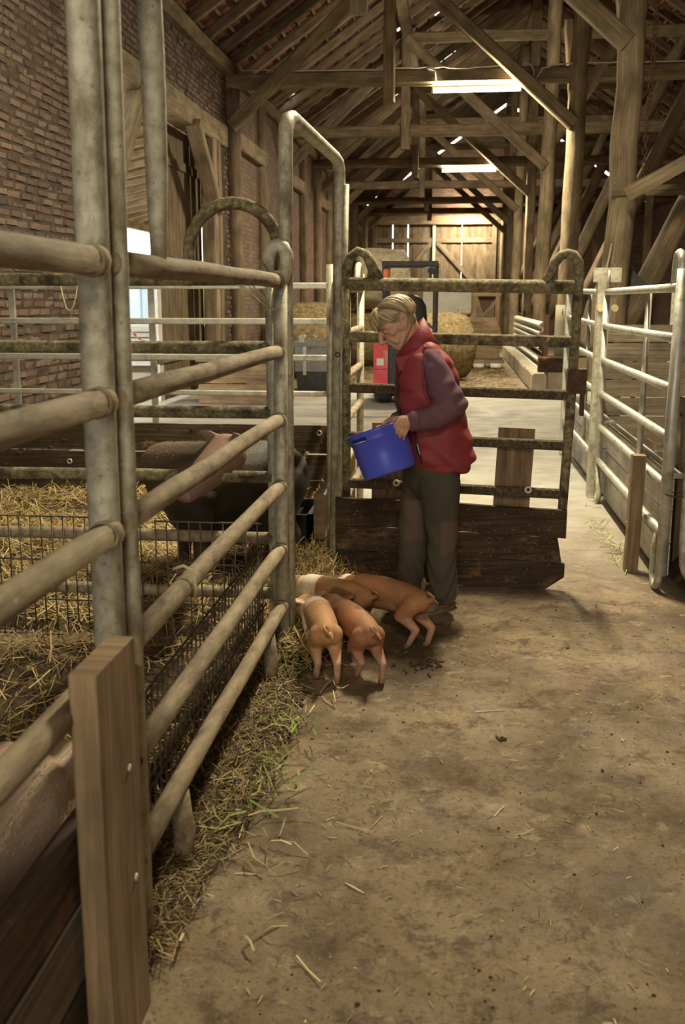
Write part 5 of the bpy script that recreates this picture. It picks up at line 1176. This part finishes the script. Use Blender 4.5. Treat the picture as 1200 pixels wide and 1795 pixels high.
col=lerp(col,(.27,.15,.10),head*(1-sstep(np.sqrt((F_+.018)**2+(U_+.002)**2),.006,.014))*(al>.07)*.6)
hand=((co-np.array(W(703,748,wv0)))**2).sum(1)<.07**2; col=lerp(col,(.50,.25,.18),hand*.45)
og=root.copy(); me.vertices.foreach_set('co',(co-og).reshape(-1)); me.update(); paint(me,col)
MSKIN=attr_mat('skin',rough=.55,bmp=.18,bscale=160,var=.12)
PE=link('person',me,MSKIN,None,tuple(og)); tag(PE,'person in a dark red vest and plum sweater bending over a blue bucket','person')
def part(name,me,m,parent=PE):
    return link(name,me,m,parent)
def wpart(name,mb,m,parent=PE): return build(name,mb,m,parent)
def sub(me,co): me.vertices.foreach_set('co',(co-og).reshape(-1)); me.update(); return me
# ---- hair
hb=MB(); hb.ell(h(-.016,0,.032),(.101,.083,.086),R=Hh,nu=32,nv=20); hb.ell(h(-.048,0,-.005),(.062,.078,.072),R=Hh,nu=24,nv=14)
nbase=len(hb.v); cols=[(.30,.215,.125)]*nbase
r=random.Random(11); HC=[(.52,.40,.24),(.42,.31,.18),(.60,.49,.32),(.30,.21,.12),(.22,.15,.085),(.48,.38,.25)]
def sph(fa,la,ua,k=1.0,off=(-.014,0,.028)):   # direction -> point on the hair shell
    d=np.array((fa,la,ua),float); d/=np.linalg.norm(d); return np.array((off[0]+d[0]*.106*k,off[1]+d[1]*.086*k,off[2]+d[2]*.090*k))
def lock(a,e,n=9,lift=.012,r0=.0075,end=(0,0,0),k0=1.0):
    a=np.array(a,float)/np.linalg.norm(a); e=np.array(e,float)/np.linalg.norm(e); om=math.acos(max(-1,min(1,float(a@e))))+1e-4; pts=[]
    for i in range(n):
        t=i/(n-1); d=(math.sin((1-t)*om)*a+math.sin(t*om)*e)/math.sin(om); p=sph(*d,k=k0+lift*math.sin(t*PI)*6)+np.array(end)*t**3; pts.append(h(*p))
    m0=len(hb.v); hb.tube(pts,[r0*(.55+.45*math.sin(min(1,.15+1.2*t/ (n-1))*PI*.9)) if t<n-1 else r0*.15 for t in range(n)],6); cc=np.array(r.choice(HC))*r.uniform(.8,1.15); cols.extend([tuple(cc)]*(len(hb.v)-m0))
for i in range(150):       # swept from the parting back over the near side
    t=r.uniform(-1,.75); st=(.55*t+r.gauss(0,.05),.12+r.gauss(0,.10),.95)
    en=(-.55+.35*t+r.gauss(0,.13),.85+r.gauss(0,.1),-.05-.55*max(0,.35-t*.5)+r.gauss(0,.16)); lock(st,en,lift=r.uniform(.004,.022),r0=r.uniform(.004,.0085),end=(-.006,.004,-.004))
for i in range(60):        # fringe forward over the brow
    st=(.45+r.gauss(0,.15),.1+r.gauss(0,.15),.85); en=(1.0+r.gauss(0,.05),.15+r.uniform(-.5,.6),.22+r.gauss(0,.10)); lock(st,en,lift=r.uniform(.006,.03),r0=r.uniform(.004,.0075),end=(.008,0,-.004))
for i in range(45):        # temple in front of the ear
    st=(.55+r.gauss(0,.1),.5+r.gauss(0,.1),.75); en=(.30+r.uniform(-.35,.35),1.0,.10+r.gauss(0,.10)); lock(st,en,lift=r.uniform(.004,.015),r0=r.uniform(.0035,.0065),end=(-.004,.0,-.004))
for i in range(80):        # back of the head and nape, flicking outward
    st=(-.3+r.gauss(0,.2),r.uniform(-.5,.4),.9); en=(-.95+r.gauss(0,.1),r.uniform(-.7,.8),-.25+r.gauss(0,.22)); lock(st,en,lift=r.uniform(.004,.02),r0=r.uniform(.004,.0085),end=(-.022*r.random(),.0,.006*r.uniform(-1,1)))
for i in range(40):        # far side
    st=(r.uniform(-.5,.5),-.1,.95); en=(r.uniform(-.6,.5),-.95,-.1+r.gauss(0,.2)); lock(st,en,lift=.01,r0=.007)
hm=hb.mesh('hair',og); paint(hm,np.array(cols)); hm.polygons.foreach_set('use_smooth',[True]*len(hm.polygons))
part('hair',hm,attr_mat('hair_strands',rough=.5,bmp=.3,bscale=220,spec=.4,var=.25))
# ---- trousers
def fab(name,c0,c1,rough=.85,bscale=240,scale=12,bmp=.25,sheen=.0):
    m=mat(name,[c0,c1],scale=scale,rough=rough,bmp=bmp,bscale=bscale,spec=.25,rnd=False); return m
tb=MB(); tc=lambda p,r_,q,s_:tb.cap(tuple(p),r_,tuple(q),s_,22,5)
tc(W(762,805,0),.135,W(760,835,0),.135); tc(W(764,825,.04),.12,W(770,850,.07),.108); tc(W(745,825,-.04),.115,W(738,850,-.07),.10)
for s,ch in ((1,((770,848,.108),(772,890,.092),(775,935,.080),(774,985,.075),(776,1022,.071),(775,1039,.066))),(-1,((740,848,.10),(728,890,.085),(724,925,.078),(722,970,.073),(719,1002,.073),(717,1020,.068)))):
    pp=[(W(x,y,s*.088),r_) for x,y,r_ in ch]
    for (p,a),(q_,e) in zip(pp[:-1],pp[1:]): tc(p,a,q_,e)
def tdisp(co,nr):
    z=co[:,2]; u=co@RT; w=co@WD
    a=.0055*np.sin(z*52+9*np.sin(u*16)+6*np.sin(w*14))*sstep(-z,-.42,-.1)+.004*np.sin(z*40+u*50+w*22)*(1-sstep(np.abs(z-.42),.05,.16))
    return a+.003*np.sin(u*60+z*9+np.sin(z*20))*sstep(z,.5,.8)+.0015*vnoise(co,50,3)
me,co=remesh(tb,.0075,5,.5,tdisp)
col=np.tile(np.array((.078,.068,.046)),(len(co),1))*(1+.12*vnoise(co,30,7)[:,None])
pxs=(co-CC); zz=pxs@FW; ux=600+FPX*(pxs@RT)/zz
uA=(co-np.array(W(775,935,.088)))@RT; uB=(co-np.array(W(724,910,-.088)))@RT; z_=co[:,2]; nearl=((co-np.array(W(750,930,0)))@WD)>0
zk=W(775,935,.088)[2]; pa=nearl*(uA>-.015)*(uA<.09)*(z_<zk+.075)*(z_>zk-.075-.9*(.05-uA)*.6)
zk2=W(724,910,-.088)[2]; pb=(~nearl)*(uB<.05)*(uB>-.05)*(z_<zk2+.12)*(z_>zk2-.10)
col=lerp(col,(.125,.085,.060),(pa|pb)*.9); paint(sub(me,co),col); TR_=part('trousers',me,attr_mat('work_trousers',rough=.9,bmp=.3,bscale=260,spec=.2,var=.18))
# ---- shoes
MSHOE=mat('work_shoe',[(.17,.125,.08),(.30,.23,.15)],scale=14,rough=.85,bmp=.5,bscale=60); MSOLE=plain('shoe_sole',(.20,.155,.10),.9)
for heel,toe in (((790,1060),(744,1080)),((736,1048),(690,1058))):
    a=P(*heel,Z=0); t_=P(*toe,Z=0); d=(t_-a)/np.linalg.norm(t_-a); a=a; t_=a+d*.25; sb=MB()
    for s0,r0,s1,r1,zz0,zz1 in ((.02,.040,.12,.043,.05,.048),(.10,.042,.20,.040,.046,.036),(.02,.050,.05,.050,.08,.125)): sb.cap(tuple(a+d*s0+np.array((0,0,zz0))),r0,tuple(a+d*s1+np.array((0,0,zz1))),r1,18,4)
    me,co=remesh(sb,.006,3); co[:,2]=np.maximum(co[:,2],.014); S_=part('shoe',sub(me,co),MSHOE)
    n_=np.array((-d[1],d[0],0)); wpart('sole',MB().loft([[a+d*(.105+.135*math.cos(x))+n_*(.044*math.sin(x)*(1-.15*math.cos(x)))+np.array((0,0,z)) for x in np.linspace(0,2*PI,24,endpoint=False)] for z in (.001,.020)],sm=False),MSOLE,S_)
# ---- vest
VR=[(596,724,752,.070),(606,710,768,.115),(618,701,781,.155),(634,696,793,.180),(656,692,801,.188),(690,691,808,.182),(720,694,814,.176),(750,699,821,.176),(780,706,828,.182),(803,714,833,.180),(818,722,826,.168),(826,732,812,.140)]
vb=MB(); rings=[ring(W((xl+xr)/2,py,0),RT*((xr-xl)/2*PXM),WD*bb,36,.88) for py,xl,xr,bb in VR]; vb.loft(rings)
vb.cap(tuple(W(752,622,.10)),.055,tuple(W(772,640,.135)),.055); 
def vdisp(co,nr):
    z=co[:,2]; u=co@RT; w=co@WD; puff=.006*np.abs(np.sin((z+.02*np.sin(u*9))*2*PI/.19))-.003
    return puff+.0035*np.sin(u*42+z*26+2*np.sin(z*17))+.003*np.sin(z*75+u*30+3*np.sin(u*12))*sstep(-z,-1.0,-.8)+.0015*vnoise(co,70,8)
me,co=remesh(vb,.0075,3,.5,vdisp)
MV=mat('vest_red',[(.20,.026,.030),(.29,.044,.048)],scale=7,rough=.62,bmp=.35,bscale=30,spec=.35,rnd=False)
VE=part('vest',sub(me,co),MV)
def vw(px,py):
    ys=[v[0] for v in VR]; xl=np.interp(py,ys,[v[1] for v in VR]); xr=np.interp(py,ys,[v[2] for v in VR]); bb=np.interp(py,ys,[v[3] for v in VR])
    t=abs((px-(xl+xr)/2)/((xr-xl)/2)); return bb*max(0,1-min(1,t)**(2/.88))**(.88/2)+.006
wpart('zipper',MB().tube([tuple(W(x,y,vw(x,y)+.001)) for x,y in ((703,640),(698,660),(696,690),(699,715),(703,738))],.006,8),MBLACK,VE)
pz=wpart('pocket_zip',MB().tube([tuple(W(x,y,vw(x,y)+.002)) for x,y in ((727,757),(729,775),(733,790),(737,804),(739,812))],[.004,.006,.009,.007,.004],8),MBLACK,VE)
wpart('zip_pull',MB().tube([tuple(W(x,y,vw(x,y)+.012)) for x,y in ((731,778),(734,790),(736,797))],.0035,6),MGALVC,pz)
wpart('armhole_seam',MB().tube([tuple(W(x,y,vw(x,y)+.004)) for x,y in ((756,606),(748,622),(741,645),(740,668),(744,692),(752,706),(764,716))],.0045,8),MV,VE)
wpart('shoulder_seam',MB().tube([tuple(W(x,y,vw(x,y)+.003)) for x,y in ((742,606),(750,612),(760,618),(776,632),(788,650),(797,672))],.0035,6),MV,VE)
# stand collar: tilted band round the neck
def band(bot,top,wd0,wd1,th,m,name,parent,inner=False):
    R=[]
    for (p,q_,bw,k) in ((bot[0],bot[1],wd0,1),(tuple((np.array(bot[0])+np.array(top[0]))/2),tuple((np.array(bot[1])+np.array(top[1]))/2),(wd0+wd1)/2*1.03,1),(top[0],top[1],wd1,1),(top[0],top[1],wd1,.82),(bot[0],bot[1],wd0,.80)):
        a=np.array(W(p[0],p[1],0)); e=np.array(W(q_[0],q_[1],0)); R.append(ring((a+e)/2,(e-a)/2*k,WD*bw*k,30))
    mb=MB(); n=30
    for rr in R: mb.v+=[tuple(p) for p in rr]
    for i in range(len(R)):
        j=(i+1)%len(R)
        for k in range(n): l=(k+1)%n; mb.face((i*n+k,i*n+l,j*n+l,j*n+k),sm=True)
    return wpart(name,mb,m,parent)
band(((700,652),(768,604)),((694,622),(742,556)),.115,.092,.01,MV,'stand_collar',VE)
MSHIRT=fab('polo_olive',(.07,.062,.045),(.12,.105,.075))
wpart('shirt_collar',MB().loft([ring((np.array(W(704,645,0))+np.array(W(758,606,0)))/2,(np.array(W(758,606,0))-np.array(W(704,645,0)))/2,WD*.085,26),ring((np.array(W(696,622,0))+np.array(W(737,574,0)))/2,(np.array(W(737,574,0))-np.array(W(696,622,0)))/2,WD*.075,26)]),MSHIRT)
wpart('collar_flap',MB().prism([tuple(W(x,y,.115)) for x,y in ((693,627),(716,622),(722,640),(699,650),(697,640))],tuple(WD*.012)),MV,VE)
# ---- sweater sleeves
MSW=mat('sweater_plum',[(.125,.062,.083),(.175,.09,.118)],scale=9,rough=.9,bmp=.35,bscale=300,spec=.2,rnd=False)
def sleeve(seq,wr=1):
    sb=MB()
    for (p,a),(q_,e) in zip(seq[:-1],seq[1:]): sb.cap(tuple(p),a,tuple(q_),e,22,5)
    el=np.array(seq[3][0]) if len(seq)>3 else np.array(seq[1][0])
    def d(co,nr):
        z=co[:,2]; u=co@RT; w=co@WD; g=np.exp(-((co-el)**2).sum(1)/.018)
        return .006*g*np.sin(z*70-u*55+2*np.sin(w*30))+.0028*np.sin(u*70+z*35+2*np.sin(z*24))+.0012*vnoise(co,60,5)
    me,co=remesh(sb,.007,4,.5,d); return part('sleeve',sub(me,co),MSW)
SL1=sleeve([(W(757,632,.135),.060),(W(763,650,.168),.066),(W(775,680,.195),.075),(W(793,711,.215),.072),(W(768,727,.235),.066),(W(742,735,.255),.054),(W(725,738,.268),.046)])
wpart('cuff',MB().tube([tuple(W(730,737.5,.264)),tuple(W(727,738,.266)),tuple(W(719.5,738.5,.272)),tuple(W(717.5,738.5,.272))],[.049,.051,.049,.044],20),MSW,SL1)
SL2=sleeve([(W(732,636,-.13),.075),(W(730,655,-.155),.080),(W(728,685,-.18),.075),(W(723,722,-.17),.065),(W(705,733,-.06),.052),(W(697,737,.02),.042)])
# ================================================================== BUCKET
T_=np.array(W(659,751,.17)); B_=np.array(W(684,829,.205)); ax=(B_-T_); H_=np.linalg.norm(ax); ax/=H_
e1=RT-ax*(RT@ax); e1/=np.linalg.norm(e1); e2=np.cross(ax,e1)
def lathe(prof,n=48):
    mb=MB()
    for (s,r_) in prof:
        for a in np.linspace(0,2*PI,n,endpoint=False): mb.v.append(tuple(T_+ax*s+(e1*math.cos(a)+e2*math.sin(a))*r_))
    for i in range(len(prof)-1):
        for k in range(n): l=(k+1)%n; mb.face((i*n+k,i*n+l,(i+1)*n+l,(i+1)*n+k),sm=True)
    mb.face([(len(prof)-1)*n+k for k in range(n)]); return mb
MBL=mat('bucket_blue',[(.06,.08,.56),(.08,.105,.66)],scale=3,rough=.34,bmp=.06,bscale=30,spec=.5,rnd=False,dirt=((.10,.10,.16),22,.72,.78))
BK=thing('bucket','blue plastic bucket held tilted in both hands','bucket',tuple(B_))
rt_=.146; rb=.132
build('shell',lathe([(.012,rt_-.010),(.002,rt_-.006),(0,rt_-.002),(.003,rt_+.004),(.010,rt_+.005),(.016,rt_+.002),(.045,rt_-.0005),(.05,rt_-.001),(.054,rt_-.006),(H_*.6,rb+.006),(H_-.012,rb),(H_-.003,rb-.003),(H_,rb-.010)]),MBL,BK)
build('inner_wall',lathe([(.012,rt_-.010),(.06,rt_-.013),(H_-.02,rb-.008)]),MBL,BK)
for a0 in (2.2,):
    # grip slot moulded into the rim band, facing the pen side
    best=min(np.linspace(0,2*PI,180),key=lambda a:abs(((T_+ax*.032+(e1*math.cos(a)+e2*math.sin(a))*rt_)-np.array(W(628,771,.25)))@RT)+(5 if (e1*math.cos(a)+e2*math.sin(a))@WD<0 else 0))
    n_=e1*math.cos(best)+e2*math.sin(best); tg=-e1*math.sin(best)+e2*math.cos(best); ctr=T_+ax*.032+n_*(rt_-.004)
    build('grip_slot',MB().beam(tuple(ctr-tg*.045),tuple(ctr+tg*.045),.016,.016,up=tuple(ax),bev=.004),plain('slot_blue',(.012,.02,.20),.5),BK)
    build('slot_edge',MB().tube([tuple(ctr+ax*.011-tg*.040+n_*.006),tuple(ctr+ax*.011+tg*.040+n_*.006)],.0016,6),MWHITE,BK)
